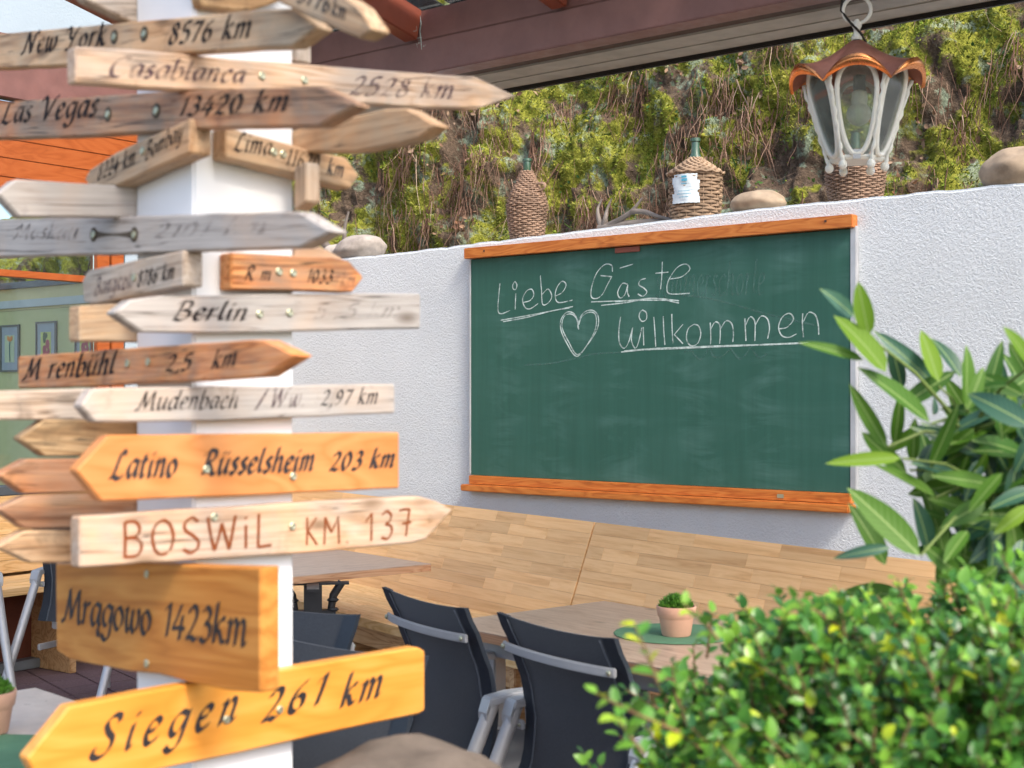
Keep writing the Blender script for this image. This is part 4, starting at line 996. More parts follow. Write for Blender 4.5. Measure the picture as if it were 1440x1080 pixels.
def iron_base(parent):
    m = MB()
    m.box((0, 0, .62), (.075, .06, .17))
    for sx in (-1, 1):
        m.tube([(sx*.085, 0, .05), (sx*.085, 0, .55), (sx*.075, 0, .60), (sx*.085, 0, .66), (sx*.12, 0, .715)], [.014, .014, .016, .018, .018], 8)
        m.tube([(sx*.04, 0, .05), (sx*.04, 0, .55)], .012, 8)
        m.box((sx*.062, 0, .57), (.065, .035, .06))
        for z_ in (.53, .60, .64): m.lathe([(.018, -.008), (.026, 0), (.018, .008)], 12, (sx*.083, 0, z_))
        m.tube([(sx*.085, 0, .05), (sx*.2, 0, .03), (sx*.3, 0, .015)], [.02, .018, .014], 8)
        m.tube([(0, 0, .05), (0, sx*.18, .03), (0, sx*.28, .015)], [.02, .018, .014], 8)
    m.box((0, 0, .54), (.16, .03, .025)).box((0, 0, .06), (.2, .06, .03)).box((0, 0, .711), (.30, .05, .010)).box((0, 0, .711), (.05, .45, .0095))
    o = m.build('cast_iron_base', M['iron'], parent, bevel=0, smooth=True); o.matrix_local = RX; return o
iron_base(t2)
t3, c3, R3 = table('terrace_table', 'speckled beige table with a green mat at the bottom left corner', (-1.22, 3.64), (.69, -.72), (-.72, -.69), 1.0, .9, top='stone_table', edge='stone_table')
m = MB(); m.box((0, 0, .355), (.08, .08, .70)).box((0, 0, .02), (.5, .08, .04)).box((0, 0, .0195), (.08, .5, .04)); o = m.build('pedestal', M['alu'], t3, bevel=.005); o.matrix_local = Matrix.Translation(c3) @ R3

def placemat(c, r, label, sq=False):
    m = MB(); prof = [(.001, .0015), (r, .0015), (r+.001, .003), (r-.001, .0045), (.001, .0045)]
    if not sq: m.lathe(prof, 56)
    else: m.box((0, 0, .003), (r*2.1, r*1.5, .003))
    o = m.build('placemat', M['mat_green'], None, bevel=0); o.location = c; tag(o, label, 'placemat', 'green placemats'); return o
pm1 = PZ(949, 892, .75); placemat(pm1, .19, 'round green felt placemat under the potted plant by the hedge')
pm2 = PZ(345, 776, .75); placemat(pm2, .20, 'round green placemat on the iron legged table, peeping out right of the post')
pm3 = PZ(-40, 1062, .75); o = placemat(pm3, .22, 'rectangular green placemat on the beige table at the bottom left', True); o.rotation_euler = (0, 0, math.atan2(-.72, .69)+.75)

def potted(c, label, seed):
    e = empty('potted_plant', c); tag(e, label, 'potted plant', 'small terracotta pots with green tufts')
    MB().lathe([(.043, 0), (.045, .004), (.053, .052), (.0545, .056), (.058, .060), (.0625, .088), (.0615, .091), (.057, .091), (.055, .078), (.001, .076)], 40).build('pot', M['terracotta'], e, smooth=True)
    rr = np.random.default_rng(seed); n = 1100
    th = rr.uniform(0, 2*np.pi, n); rad = .052*np.sqrt(rr.uniform(0, 1, n)); h = .088+.044*np.sqrt(np.maximum(0, 1-(rad/.056)**2))*rr.uniform(.75, 1.05, n)
    ba = np.stack([rad*np.cos(th)*.8, rad*np.sin(th)*.8, h-.022], 1)
    dr = np.stack([np.cos(th)*rad*12+rr.normal(0, .35, n), np.sin(th)*rad*12+rr.normal(0, .35, n), 1+rr.uniform(-.3, .3, n)], 1); dr /= np.linalg.norm(dr, axis=1)[:, None]
    sd_ = np.cross(dr, rr.normal(size=(n, 3))); sd_ /= np.linalg.norm(sd_, axis=1)[:, None]; L_ = rr.uniform(.014, .026, n)[:, None]; wd_ = .0035
    V = np.stack([ba-sd_*wd_*.6, ba+sd_*wd_*.6, ba+dr*L_*.6+sd_*wd_, ba+dr*L_, ba+dr*L_*.6-sd_*wd_], 1).reshape(-1, 3)
    Fc = (np.arange(n)[:, None]*5+np.array([[0, 1, 2, 3, 4]])).reshape(n, 5)
    mknp('green_tuft', V, Fc, M['succ'], np.repeat(rr.uniform(0, 1, n), 5), None, e)
potted(PZ(951, 893, .755), 'small terracotta pot with a bright green tuft standing on the round green mat', 1)
potted(PZ(-18, 1030, .755), 'terracotta pot cut by the left edge, on the speckled beige table', 2)

# ------------------------------------------------------------------ lantern under the beam
LN = P(1205, 232, 4.62); ln = empty('hanging_lantern', (LN.x, LN.y, LN.z)); ln.rotation_euler = (0, 0, R(-13.6))
tag(ln, 'white iron lantern with oval panes and scalloped copper roof hanging from the beam', 'lantern')
H_ = .285; rt, rb = .178, .092     # corner radii at top and bottom
A0 = R(-90-30)
def lp(k, t, rs=1.0):  # corner k, height t
    a = A0+k*R(60); r_ = (rb+(rt-rb)*t)*rs; return Vector((r_*math.cos(a), r_*math.sin(a), .02+H_*t))
for k in range(6):
    a0_, b0_, a1_, b1_ = lp(k, 0), lp(k+1, 0), lp(k, 1), lp(k+1, 1)
    def sp_(u, v): return (a0_.lerp(b0_, u)).lerp(a1_.lerp(b1_, u), v)
    nrm = (b0_-a0_).cross(a1_-a0_).normalized()
    if nrm.dot(Vector((a0_.x+b0_.x, a0_.y+b0_.y, 0))) < 0: nrm = -nrm
    loop = []
    for i in range(40):
        a = 2*math.pi*i/40; ca, sa = math.cos(a), math.sin(a); ex = 2/2.6
        loop.append((.5+.42*math.copysign(abs(ca)**ex, ca), .5+.485*math.copysign(abs(sa)**ex, sa)))
    fr = MB().tube([sp_(u, v) for u, v in loop], .0085, 8, closed=True).build('pane_frame', M['enamel'], ln, smooth=True)
    MB().prism([sp_(u, v)-nrm*.002 for u, v in loop], nrm*.003).build('glass', M['lamp_glass'], fr)
    # corner rod with twisted swelling and ball
    pts = []; rad = []
    for i in range(30):
        t = -.06+.92*i/29; p = lp(k, t, 1.03); tw = i*1.1; pts.append(p+Vector((math.cos(tw), math.sin(tw), 0))*.0016); rad.append(.0062+.0016*math.sin(i*1.6))
    MB().tube(pts, rad, 7).build('corner_rod', M['enamel'], ln, smooth=True)
    MB().sphere(lp(k, -.10, 1.05), .014, 12, 8, (1, 1, 1.15)).build('ball', M['enamel'], ln, smooth=True)
MB().lathe([(.004, .008), (.080, .008), (.088, .016), (.088, .022), (.004, .024)], 6).build('bottom_plate', M['enamel'], ln)
MB().box((0, -.086, .022), (.024, .004, .030)).build('latch', M['alu'], ln)
# copper roof
def roof(off, nm, mat, rr0=0, t0=0, th=.0):
    seg, rg = 96, 22; vs = []
    for i in range(rg+1):
        t = t0+(1-t0)*i/rg
        for k in range(seg):
            a = A0+2*math.pi*k/seg; ph = math.cos(6*(a-A0)); ar_ = abs(math.sin(3*(a-A0)))**.85
            rr_ = (.024+(.180)*t)*(1+.055*ar_*t**4); arch = ar_
            z_ = .02+H_+.095*(1-t)**1.35-.018*t+ (arch*.072-.044)*t**2.2
            drop = 0
            vs.append(Vector((rr_*math.cos(a), rr_*math.sin(a), z_+drop+off)))
    f = [(i*seg+k, i*seg+(k+1) % seg, (i+1)*seg+(k+1) % seg, (i+1)*seg+k) for i in range(rg) for k in range(seg)]
    return MB().add(vs, f).build(nm, mat, ln, smooth=True)
rf = roof(0, 'copper_roof', M['copper']); 
# rolled lip below the edge
seg = 96; vs = []
for i in range(7):
    for k in range(seg):
        a = A0+2*math.pi*k/seg; arch = abs(math.sin(3*(a-A0)))**.85; q = i/6
        r0 = .204*(1+.055*arch); z0 = .02+H_-.018+arch*.072-.044
        vs.append(Vector(((r0+.010*math.sin(q*3.1)-.004*q)*math.cos(a), (r0+.010*math.sin(q*3.1)-.004*q)*math.sin(a), z0-q*.036*(.08+.92*arch)-.001)))
MB().add(vs, [(i*seg+k, i*seg+(k+1) % seg, (i+1)*seg+(k+1) % seg, (i+1)*seg+k) for i in range(6) for k in range(seg)]).build('copper_lip', M['copper_in'], ln, smooth=True)
zr = .02+H_+.09
MB().lathe([(.028, zr-.004), (.02, zr+.006), (.012, zr+.012)], 20).build('cap', M['black'], ln, smooth=True)
MB().lathe([(.017, zr+.010), (.019, zr+.018), (.011, zr+.032), (.010, zr+.045), (.016, zr+.056), (.013, zr+.066), (.006, zr+.078)], 20).build('finial', M['enamel'], ln, smooth=True)
MB().tube([(math.cos(2*math.pi*i/24)*.044, 0, zr+.108+math.sin(2*math.pi*i/24)*.044) for i in range(24)], .0062, 8, closed=True).build('ring', M['enamel'], ln, smooth=True)
MB().tube([(-.0, .0, zr+.2), (-.045, 0, zr+.15), (-.05, 0, zr+.11), (-.02, -.01, zr+.065), (.012, -.012, zr+.03), (.03, 0, zr+.0)], .0045, 6).build('cable', M['black'], ln, smooth=True)
MB().tube([(0, 0, zr+.15), (0, 0, zr+.26)], .005, 6).build('hook', M['iron'], ln)
m = MB().sphere((.006, 0, .165), .040, 20, 12, (1, 1, .95)).lathe([(.024, .19), (.026, .21), (.024, .235), (.018, .24)], 16, (.008, 0, 0)); m.build('bulb', M['bulb'], ln, smooth=True)
MB().lathe([(.02, .24), (.02, .29)], 12, (.008, 0, 0)).build('socket', M['black'], ln)

# ------------------------------------------------------------------ things on top of the wall
def on_wall(px, back=.12):
    b0 = W0-WN*back; k = (px-CX)/F; s = (k*b0.y-b0.x)/(WD.x-k*WD.y); p = b0+WD*s; p.z = walltop(s)+.001; return p
def demijohn(px, prof, neck, label, mat, rows, wdt, back=.14, lid=False, lab=False, handle=False, coarse=1.0):
    p = on_wall(px, back); e = empty('wicker_bottle', p); e.rotation_euler = (0, 0, math.atan2(WD.y, WD.x)); tag(e, label, 'wicker bottle', 'wicker covered bottles on the wall')
    def Rz(z_):
        for (r0, z0), (r1, z1) in zip(prof, prof[1:]):
            if z_ <= z1: return r0+(r1-r0)*(z_-z0)/(z1-z0)
        return prof[-1][0]
    MB().lathe([(max(.002, r-.006), z_) for r, z_ in prof], 40).build('glass_body', M['wicker_d'], e, smooth=True)
    m = MB(); zt = prof[-1][1]; seg = 132; nst_ = int(11/coarse)*2+2; dz = zt/rows
    for i in range(rows):
        z_ = dz*(i+.5); r0 = Rz(z_)
        pts = [((r0+.0052*math.cos(nst_//2*a+math.pi*i))*math.cos(a), (r0+.0052*math.cos(nst_//2*a+math.pi*i))*math.sin(a), z_+.0016*math.sin(5*a+i*1.7)) for a in (2*math.pi*k/seg for k in range(seg))]
        m.tube(pts, dz*(.46+.05*math.sin(i*2.7)), 5, closed=True)
    o = m.build('wicker_weave', M[mat], e, smooth=True)
    m = MB()
    for k in range(nst_):
        a = 2*math.pi*k/nst_; m.tube([((Rz(z_)+.001)*math.cos(a), (Rz(z_)+.001)*math.sin(a), z_) for z_ in np.linspace(.003, zt-.003, 12)], .0028*coarse, 5)
    m.build('wicker_stakes', M[mat], e, smooth=True)
    MB().lathe([(r, z_) for r, z_ in neck], 24).build('bottle_neck', M['glass_green'], e, smooth=True)
    if lid:
        m = MB(); rl, z0, z1 = lid
        for i in range(9):
            t = i/8; r0 = rl*(1-t)+.032*t; seg2 = 60
            m.tube([((r0+.002*math.cos(15*a+i*3.1))*math.cos(a), (r0+.002*math.cos(15*a+i*3.1))*math.sin(a), z0+(z1-z0)*t+.0035*math.cos(15*a+i*3.1)) for a in (2*math.pi*k/seg2 for k in range(seg2))], .0065, 6, closed=True)
        m.build('wicker_lid', M[mat], e, smooth=True)
    if lab:
        a0, a1, z0, z1 = lab; n = 18; rr = random.Random(4); vs, fs = [], []
        rows_ = 9
        for j in range(rows_):
            za, zb = z0+(z1-z0)*j/rows_, z0+(z1-z0)*(j+1.04)/rows_; k = len(vs)
            b0, b1 = a0+rr.uniform(0, .12), a1-rr.uniform(0, .12)
            for i in range(n+1):
                a = b0+(b1-b0)*i/n; r0 = Rz(z0)+.0165+.0014*math.sin(a*9+j)
                vs += [Vector((r0*math.cos(a), r0*math.sin(a), za+.001*math.sin(i*2.3+j))), Vector((r0*math.cos(a), r0*math.sin(a), zb+.001*math.sin(i*1.7+j)))]
            fs += [(k+2*i, k+2*i+2, k+2*i+3, k+2*i+1) for i in range(n)]
        lb_ = mk('paper_label', vs, fs, M['paper'], e)
        am = (a0+a1)/2; r0 = Rz(z1)+.0195
        m = MB()
        for (da, dz_, w2, h2) in ((.0, -.014, .028, .010), (-.03, -.030, .018, .012), (.06, -.030, .014, .014), (0, -.048, .03, .004), (0, -.085, .06, .0025), (0, -.10, .075, .0025), (0, -.115, .05, .0025)):
            c = Vector((r0*math.cos(am+da), r0*math.sin(am+da), z1+dz_)); t_ = Vector((-math.sin(am+da), math.cos(am+da), 0))
            m.add([c-t_*w2/2-ZUP*h2/2, c+t_*w2/2-ZUP*h2/2, c+t_*w2/2+ZUP*h2/2, c-t_*w2/2+ZUP*h2/2], [(0, 1, 2, 3)])
        m.build('label_print', M['print_blue'], lb_)
    if handle:
        for sx in (1,) if handle == 1 else (-1, 1):
            m = MB(); c = Vector((sx*handle_r, 0, handle_z))
            for q in range(3): m.tube([c+Vector((math.cos(a)*(.034), .004*(q-1), math.sin(a)*.020+.003*(q-1))) for a in np.linspace(0, 2*math.pi, 16, endpoint=False)], .0055, 6, closed=True)
            m.build('wicker_handle', M[mat], e, smooth=True)
    return e
handle_r, handle_z = .095, .295
demijohn(741, [(.085, 0), (.094, .05), (.104, .12), (.110, .20), (.096, .25), (.060, .315), (.034, .375), (.028, .39)], [(.020, .38), (.022, .39), (.021, .44), (.026, .444), (.026, .458), (.018, .46)],
         'slim brown wicker bottle with pointed shoulders, left of the antlers on the wall', 'wicker', 34, .11, .16, handle=1)
handle_r, handle_z = .13, .30
demijohn(978, [(.112, 0), (.124, .06), (.128, .14), (.130, .215), (.126, .235)], [(.036, .29), (.034, .32), (.022, .345), (.020, .40), (.026, .404), (.026, .42), (.018, .422)],
         'squat light wicker bottle with a cone lid and a torn white paper label', 'wicker_l', 15, .13, .17, lid=(.142, .238, .315), lab=(R(-112), R(-48), .078, .222), handle=0, coarse=1.25)
demijohn(1203, [(.105, 0), (.120, .03), (.132, .10), (.135, .15), (.12, .20), (.05, .25)], [(.03, .24), (.022, .27), (.02, .33), (.027, .335), (.018, .34)],
         'brown wicker bottle standing behind and below the lantern', 'wicker', 26, .14, .17, coarse=.8)
def stone(px, size, label, mat, seed, back=.12, rz=0, tilt=0):
    p = on_wall(px, back); bm = bmesh.new(); bmesh.ops.create_icosphere(bm, subdivisions=4, radius=1)
    for v in bm.verts:
        d_ = 1+.16*noise.noise(v.co*1.1+Vector((seed, 0, 0)))+.05*noise.noise(v.co*3+Vector((seed, 5, 0)))
        v.co = Vector((v.co.x*size[0], v.co.y*size[1], max(-.75, v.co.z)*size[2]))*d_
    me = bpy.data.meshes.new('stone'); bm.to_mesh(me); bm.free(); me.materials.append(M[mat]); me.polygons.foreach_set('use_smooth', [True]*len(me.polygons))
    o = bpy.data.objects.new('stone', me); COL.objects.link(o); o.location = p+Vector((0, 0, size[2]*.72)); o.rotation_euler = (0, tilt, math.atan2(WD.y, WD.x)+rz)
    tag(o, label, 'stone', 'stones lying on the wall'); return o
stone(1067, (.145, .11, .062), 'smooth oval brown stone right of the labelled wicker bottle', 'stone_b', 3)
stone(1432, (.165, .13, .098), 'big rounded brown stone at the right end of the wall', 'stone_b', 8, .12)
stone(505, (.19, .13, .085), 'grey sloping stone on the wall beside the sign tips', 'stone_g', 14, .12, 0, R(-4))
stone(478, (.10, .12, .065), 'dark stone half hidden behind the tip of the Moskau board', 'stone_g', 19, .16)
def antler(px, main, tines, label, back=.13, kind='antler'):
    p = on_wall(px, back); e = empty(kind, p); e.rotation_euler = (0, 0, math.atan2(WD.y, WD.x)); tag(e, label, 'antler', 'antlers lying on the wall')
    def sm(pts, r0, r1):
        q = [Vector(a) for a in pts]; q = [q[0]*2-q[1]]+q+[q[-1]*2-q[-2]]; out = []
        for i in range(1, len(q)-2):
            for k in range(5):
                t = k/5; a, b, c, d_ = q[i-1:i+3]; out.append(.5*((2*b)+(c-a)*t+(2*a-5*b+4*c-d_)*t*t+(3*b-a-3*c+d_)*t**3))
        out.append(q[-2]); n = len(out); return out, [r0+(r1-r0)*(i/(n-1)) for i in range(n)]
    a, r_ = sm(*main); MB().tube(a, r_, 10).build('main_beam', M['antler'], e, smooth=True)
    for t in tines: a, r_ = sm(*t); MB().tube(a, r_, 9).build('tine', M['antler'], e, smooth=True)
    return e
k_ = .0037*1.32
antler(890, ([(-.215, 0, .012), (-.12, 0, .018), (0, 0, .022), (.12, .01, .022), (.24, .02, .012)], .024, .014),
       [([(-.20, 0, .02), (-.215, -.01, .07), (-.225, 0, .12), (-.205, .01, .17)], .017, .003), ([(-.19, 0, .02), (-.17, -.01, .06), (-.165, 0, .11), (-.135, .0, .165)], .018, .003),
        ([(-.16, 0, .02), (-.08, -.01, .045), (0, -.01, .085), (.045, 0, .135), (.06, 0, .15)], .02, .003), ([(.0, -.01, .085), (.08, 0, .075), (.16, 0, .045), (.25, .01, .02)], .016, .007)],
       'grey antler lying between the two wicker bottles on the wall')
antler(470, ([(-.14, 0, .19), (-.08, 0, .11), (-.03, 0, .08), (.05, 0, .075), (.09, 0, .12), (.105, -.01, .20), (.13, 0, .30)], .03, .007),
       [([(-.13, 0, .17), (-.15, 0, .23), (-.14, 0, .30)], .016, .004)], 'grey antler with one upright tine beside the grey stone', .13)

# ------------------------------------------------------------------ mossy bank behind the wall
bo = -.42   # behind the front face of the wall
BU = Vector((0, 0, 1))*.88-WN*.47; BU.normalize(); BNn = WN*.88+Vector((0, 0, .47)); BNn.normalize()
org_b = W0+WN*(bo-.02)+Vector((0, 0, 1.75))
def fb(p, o=4): return noise.fractal(p, 1.0, 2.0, o, noise_basis='PERLIN_ORIGINAL')
def bank_point(u, v):
    q = Vector((u, v, 0))
    d_ = .30*noise.noise(q*Vector((.7, .9, 1)).x if False else Vector((u*.75, v*.9, 1.3)))+.16*fb(Vector((u*1.9, v*1.5, 4.)), 3)+.10*fb(Vector((u*5.0, v*4.2, 9.)), 3)+.040*fb(Vector((u*15, v*13, 2.)), 3)+.010*noise.noise(Vector((u*48, v*48, 7)))
    d_ -= .22*max(0, .35-v)
    return org_b+WD*u+BU*v+BNn*d_, d_
def bank_mask(u, v): return .555+.42*fb(Vector((u*2.2, v*1.5, 20.)), 3)+.42*noise.noise(Vector((u*7, v*5, 31)))+.2*noise.noise(Vector((u*17, v*13, 11)))
U0, U1, V1 = -6.6, 4.6, 4.4; du = .0165
nu, nv = int((U1-U0)/du), int(V1/du)
V = np.empty((nu*nv, 3), np.float32); T_ = np.empty(nu*nv, np.float32); k = 0
for j in range(nv):
    for i in range(nu):
        u, v = U0+i*du, j*du; p, d_ = bank_point(u, v); V[k] = p; T_[k] = bank_mask(u, v); k += 1
ii, jj = np.meshgrid(np.arange(nu-1), np.arange(nv-1)); a = (jj*nu+ii).ravel()
Fc = np.stack([a, a+1, a+nu+1, a+nu], 1)
bank = mknp('earth_bank', V, Fc, M['bank'], T_, 'structure', smooth=True)
G3 = V.reshape(nv, nu, 3); M3 = T_.reshape(nv, nu)
def samp(n, seed, lim=None, vmin=0., u0=-4.6, u1=3.9, v1=3.0):
    r_ = np.random.default_rng(seed); u = r_.uniform(u0, u1, n); v = r_.uniform(vmin, v1, n)
    i = ((u-U0)/du).astype(int).clip(1, nu-2); j = (v/du).astype(int).clip(1, nv-2)
    p = G3[j, i]; tx = G3[j, i+1]-G3[j, i-1]; ty = G3[j+1, i]-G3[j-1, i]; nn = np.cross(tx, ty); nn /= np.linalg.norm(nn, axis=1)[:, None]
    nn *= np.sign((nn @ np.array(BNn)))[:, None]
    jit = r_.uniform(-.5, .5, (n, 2)); p = p+tx*jit[:, :1]+ty*jit[:, 1:]
    return r_, p, nn, M3[j, i], u, v
def unit(a): return a/np.maximum(1e-9, np.linalg.norm(a, axis=1))[:, None]
# moss: small tufts of pointed blades
r_, p, nn, mk_, u, v = samp(300000, 1)
keep = (mk_+r_.normal(0, .07, len(p))) > .50; p, nn, mk_, u, v = p[keep], nn[keep], mk_[keep], u[keep], v[keep]; n = len(p)
dr = unit(nn+r_.normal(0, .55, (n, 3))+np.array([0, 0, .2])); sd_ = unit(np.cross(dr, r_.normal(size=(n, 3)))); L_ = r_.uniform(.007, .024, n)[:, None]*(.7+.6*np.clip(mk_, .4, 1))[:, None]
wd_ = r_.uniform(.003, .0065, n)[:, None]; b_ = p-nn*.004
Vm = np.stack([b_-sd_*wd_, b_+sd_*wd_, b_+dr*L_+nn*.002], 1).reshape(-1, 3)
patch = np.array([noise.noise(Vector((a*2.3, b*2.0, 50))) for a, b in zip(u, v)])
tn = np.clip(.42+patch*.75+r_.normal(0, .13, n), 0, .999)
mknp('moss', Vm, np.arange(n*3).reshape(-1, 3), M['moss'], np.repeat(tn, 3), 'stuff')
# moss cushions
r_, p, nn, mk_, u, v = samp(5200, 2); keep = mk_ > .56; p, nn, u, v = p[keep], nn[keep], u[keep], v[keep]; n = len(p)
ba = MB().sphere((0, 0, 0), 1, 7, 5); bv = np.array([tuple(q) for q in ba.v]); bf = [f for f in ba.f if len(f) == 4]; bf = np.array(bf)
sz = r_.uniform(.006, .014, n); nz = r_.uniform(.7, 1.25, (n, len(bv)))
Vc = (p[:, None, :]-nn[:, None, :]*(sz*.3)[:, None, None]+bv[None]*nz[:, :, None]*(sz[:, None]*np.array([1.2, 1, .9]))[:, None, :]).reshape(-1, 3)
Fc = (bf[None]+(np.arange(n)*len(bv))[:, None, None]).reshape(-1, 4)
patch = np.array([noise.noise(Vector((a*2.3, b*2.0, 50))) for a, b in zip(u, v)])
mknp('moss_cushions', Vc, Fc, M['moss'], np.repeat(np.clip(.45+patch*.75+r_.normal(0, .1, n), 0, .999), len(bv)), 'stuff', smooth=False)
# hanging roots and dry stalks, in curtains
cl_r = np.random.default_rng(8); strands = []; tints = []
def strand(p, L_, r0, n_=7, hang=1.0, out=.02, sway=.25):
    d_ = Vector((cl_r.normal(0, sway), cl_r.normal(0, sway), -hang+cl_r.normal(0, .25))).normalized(); q = Vector(p)+Vector(BNn)*(.014+cl_r.uniform(0, out)); pts = [q]
    for i in range(n_-1):
        d_ = (d_+Vector((cl_r.normal(0, .22), cl_r.normal(0, .22), -.12*hang+cl_r.normal(0, .12)))).normalized(); q = q+d_*(L_/(n_-1)); pts.append(q)
    strands.append((pts, r0)); tints.append(cl_r.uniform(0, .999))
for c in range(80):
    u, v = cl_r.uniform(-3.2, 3.7), cl_r.uniform(.35, 2.7); wd__ = cl_r.uniform(.03, .15); nstr = int(cl_r.uniform(25, 80))
    for k in range(nstr):
        pu, pv = u+cl_r.normal(0, wd__), v+cl_r.normal(0, .09); p, _ = bank_point(pu, max(.02, pv)); strand(p, cl_r.uniform(.10, .45), cl_r.uniform(.0014, .0042), 7, 1, .07, .14)
for k in range(1500):
    pu, pv = cl_r.uniform(-3.6, 3.9), cl_r.uniform(.0, 3.0); p, _ = bank_point(pu, pv); strand(p, cl_r.uniform(.04, .22), cl_r.uniform(.0008, .002), 6, cl_r.uniform(-.6, 1), .03, .8)
for (u, v, L_, r0) in ((-.95, 2.3, 1.0, .011), (.1, 2.2, .9, .012), (.16, 2.0, .7, .008), (1.2, 2.6, .9, .009), (2.3, 2.2, .6, .006), (-.3, 1.4, .7, .007), (1.0, 1.7, .8, .006)):
    for q in range(2): p, _ = bank_point(u+.05*q, v); strand(p, L_, r0*(1-.4*q), 14, 1, .03, .15)
vs = []; tn = []; fs = []
for (pts, r0), tt in zip(strands, tints):
    k = len(vs); n_ = len(pts)
    for i, q in enumerate(pts):
        rr_ = r0*(1-.7*i/(n_-1)); a = Vector((1, .0, 0)); b = Vector((-.5, .8, .2)); c = Vector((-.5, -.8, -.2))
        vs += [q+a*rr_, q+b*rr_, q+c*rr_]
    for i in range(n_-1):
        for s in range(3): fs.append((k+i*3+s, k+i*3+(s+1) % 3, k+i*3+3+(s+1) % 3, k+i*3+3+s))
    tn += [tt]*(3*n_)
mknp('hanging_roots', np.array([tuple(q) for q in vs]), np.array(fs), M['root'], np.array(tn), 'stuff')
def leaves(n, seed, size, mat, name, cond, aspect=.5, spread=.8, lift=.01, cluster=None):
    r_, p, nn, mk_, u, v = samp(n, seed)
    if cluster is not None:
        cn = np.array([noise.noise(Vector((a*cluster, b*cluster, 70+seed))) for a, b in zip(u, v)]); keep = cn > .12
    else: keep = np.ones(n, bool)
    if cond is not None: keep &= cond(mk_)
    p, nn = p[keep], nn[keep]; n = len(p)
    dr = unit(nn*.5+r_.normal(0, spread, (n, 3))); sd_ = unit(np.cross(dr, nn+r_.normal(0, .4, (n, 3)))); up = np.cross(sd_, dr); s = r_.uniform(size[0], size[1], n)[:, None]
    b_ = p+nn*lift*r_.uniform(0, 1.5, (n, 1))
    Vl = np.stack([b_, b_+dr*s*.35+sd_*s*aspect*.5+up*s*.1, b_+dr*s*.75+sd_*s*aspect*.4+up*s*.08, b_+dr*s, b_+dr*s*.75-sd_*s*aspect*.4+up*s*.08, b_+dr*s*.35-sd_*s*aspect*.5+up*s*.1], 1).reshape(-1, 3)
    k = (np.arange(n)*6)[:, None]; Fc = np.concatenate([k+np.array([[0, 1, 2, 3]]), k+np.array([[0, 3, 4, 5]])], 0)
    return mknp(name, Vl, Fc, M[mat], np.repeat(r_.uniform(0, .999, n), 6), 'stuff')
leaves(9000, 11, (.02, .05), 'dead', 'dead_leaves', lambda m: m < .62, .55, .9, .012, 1.6)
leaves(5000, 12, (.014, .03), 'bankleaf', 'ivy_leaves', None, .6, .9, .02, 1.3)
leaves(2600, 13, (.04, .10), 'bankleaf', 'bank_grass', lambda m: m > .4, .07, .8, .01, 2.1)

# ------------------------------------------------------------------ weathered boulder at the bottom
bm = bmesh.new(); bmesh.ops.create_icosphere(bm, subdivisions=5, radius=1)
for v in bm.verts:
    d_ = 1+.14*noise.noise(v.co*1.3+Vector((3, 1, 0)))+.05*noise.noise(v.co*4)+.012*noise.noise(v.co*15)
    v.co = Vector((v.co.x*.40, v.co.y*.24, v.co.z*.46))*d_
me = bpy.data.meshes.new('boulder'); bm.to_mesh(me); bm.free(); me.materials.append(M['boulder']); me.polygons.foreach_set('use_smooth', [True]*len(me.polygons))
o = bpy.data.objects.new('boulder', me); COL.objects.link(o); o.location = (-.215, 2.25, .462); tag(o, 'blurred brown boulder in front of the chairs at the bottom edge', 'boulder')

# ------------------------------------------------------------------ clipped hedge, lower right
def leafmesh(name, L_, Wl, mat, fold=.25, curl=.15, nseg=5):
    vs, fs = [], []
    for i in range(nseg+1):
        t = i/nseg; w_ = Wl/2*math.sin(math.pi*min(1, t**.8*.97+.015))**.75 if 0 < i < nseg else (.0006 if i else .0012)
        z_ = -curl*L_*t*t
        vs += [Vector((-w_, t*L_, z_+fold*w_)), Vector((0, t*L_, z_)), Vector((w_, t*L_, z_+fold*w_))]
    for i in range(nseg):
        k = i*3; fs += [(k, k+1, k+4, k+3), (k+1, k+2, k+5, k+4)]
    me = bpy.data.meshes.new(name); me.from_pydata([tuple(v) for v in vs], [], fs); me.materials.append(mat); me.polygons.foreach_set('use_smooth', [True]*len(fs)); return me
HC = Vector((.76, 1.95, .46)); HR = Vector((.62, .46, .78))
hd = empty('clipped_hedge', (HC.x, HC.y, 0)); tag(hd, 'bushy small leaved evergreen shrub with yellow shoot tips filling the lower right corner', 'shrub')
rr = random.Random(99)
def hedge_r(dv):  # lumpy surface
    return 1+.10*noise.noise(dv*2.2)+.06*noise.noise(dv*5)
twigs = []; leafs = []
n_tw = 6200
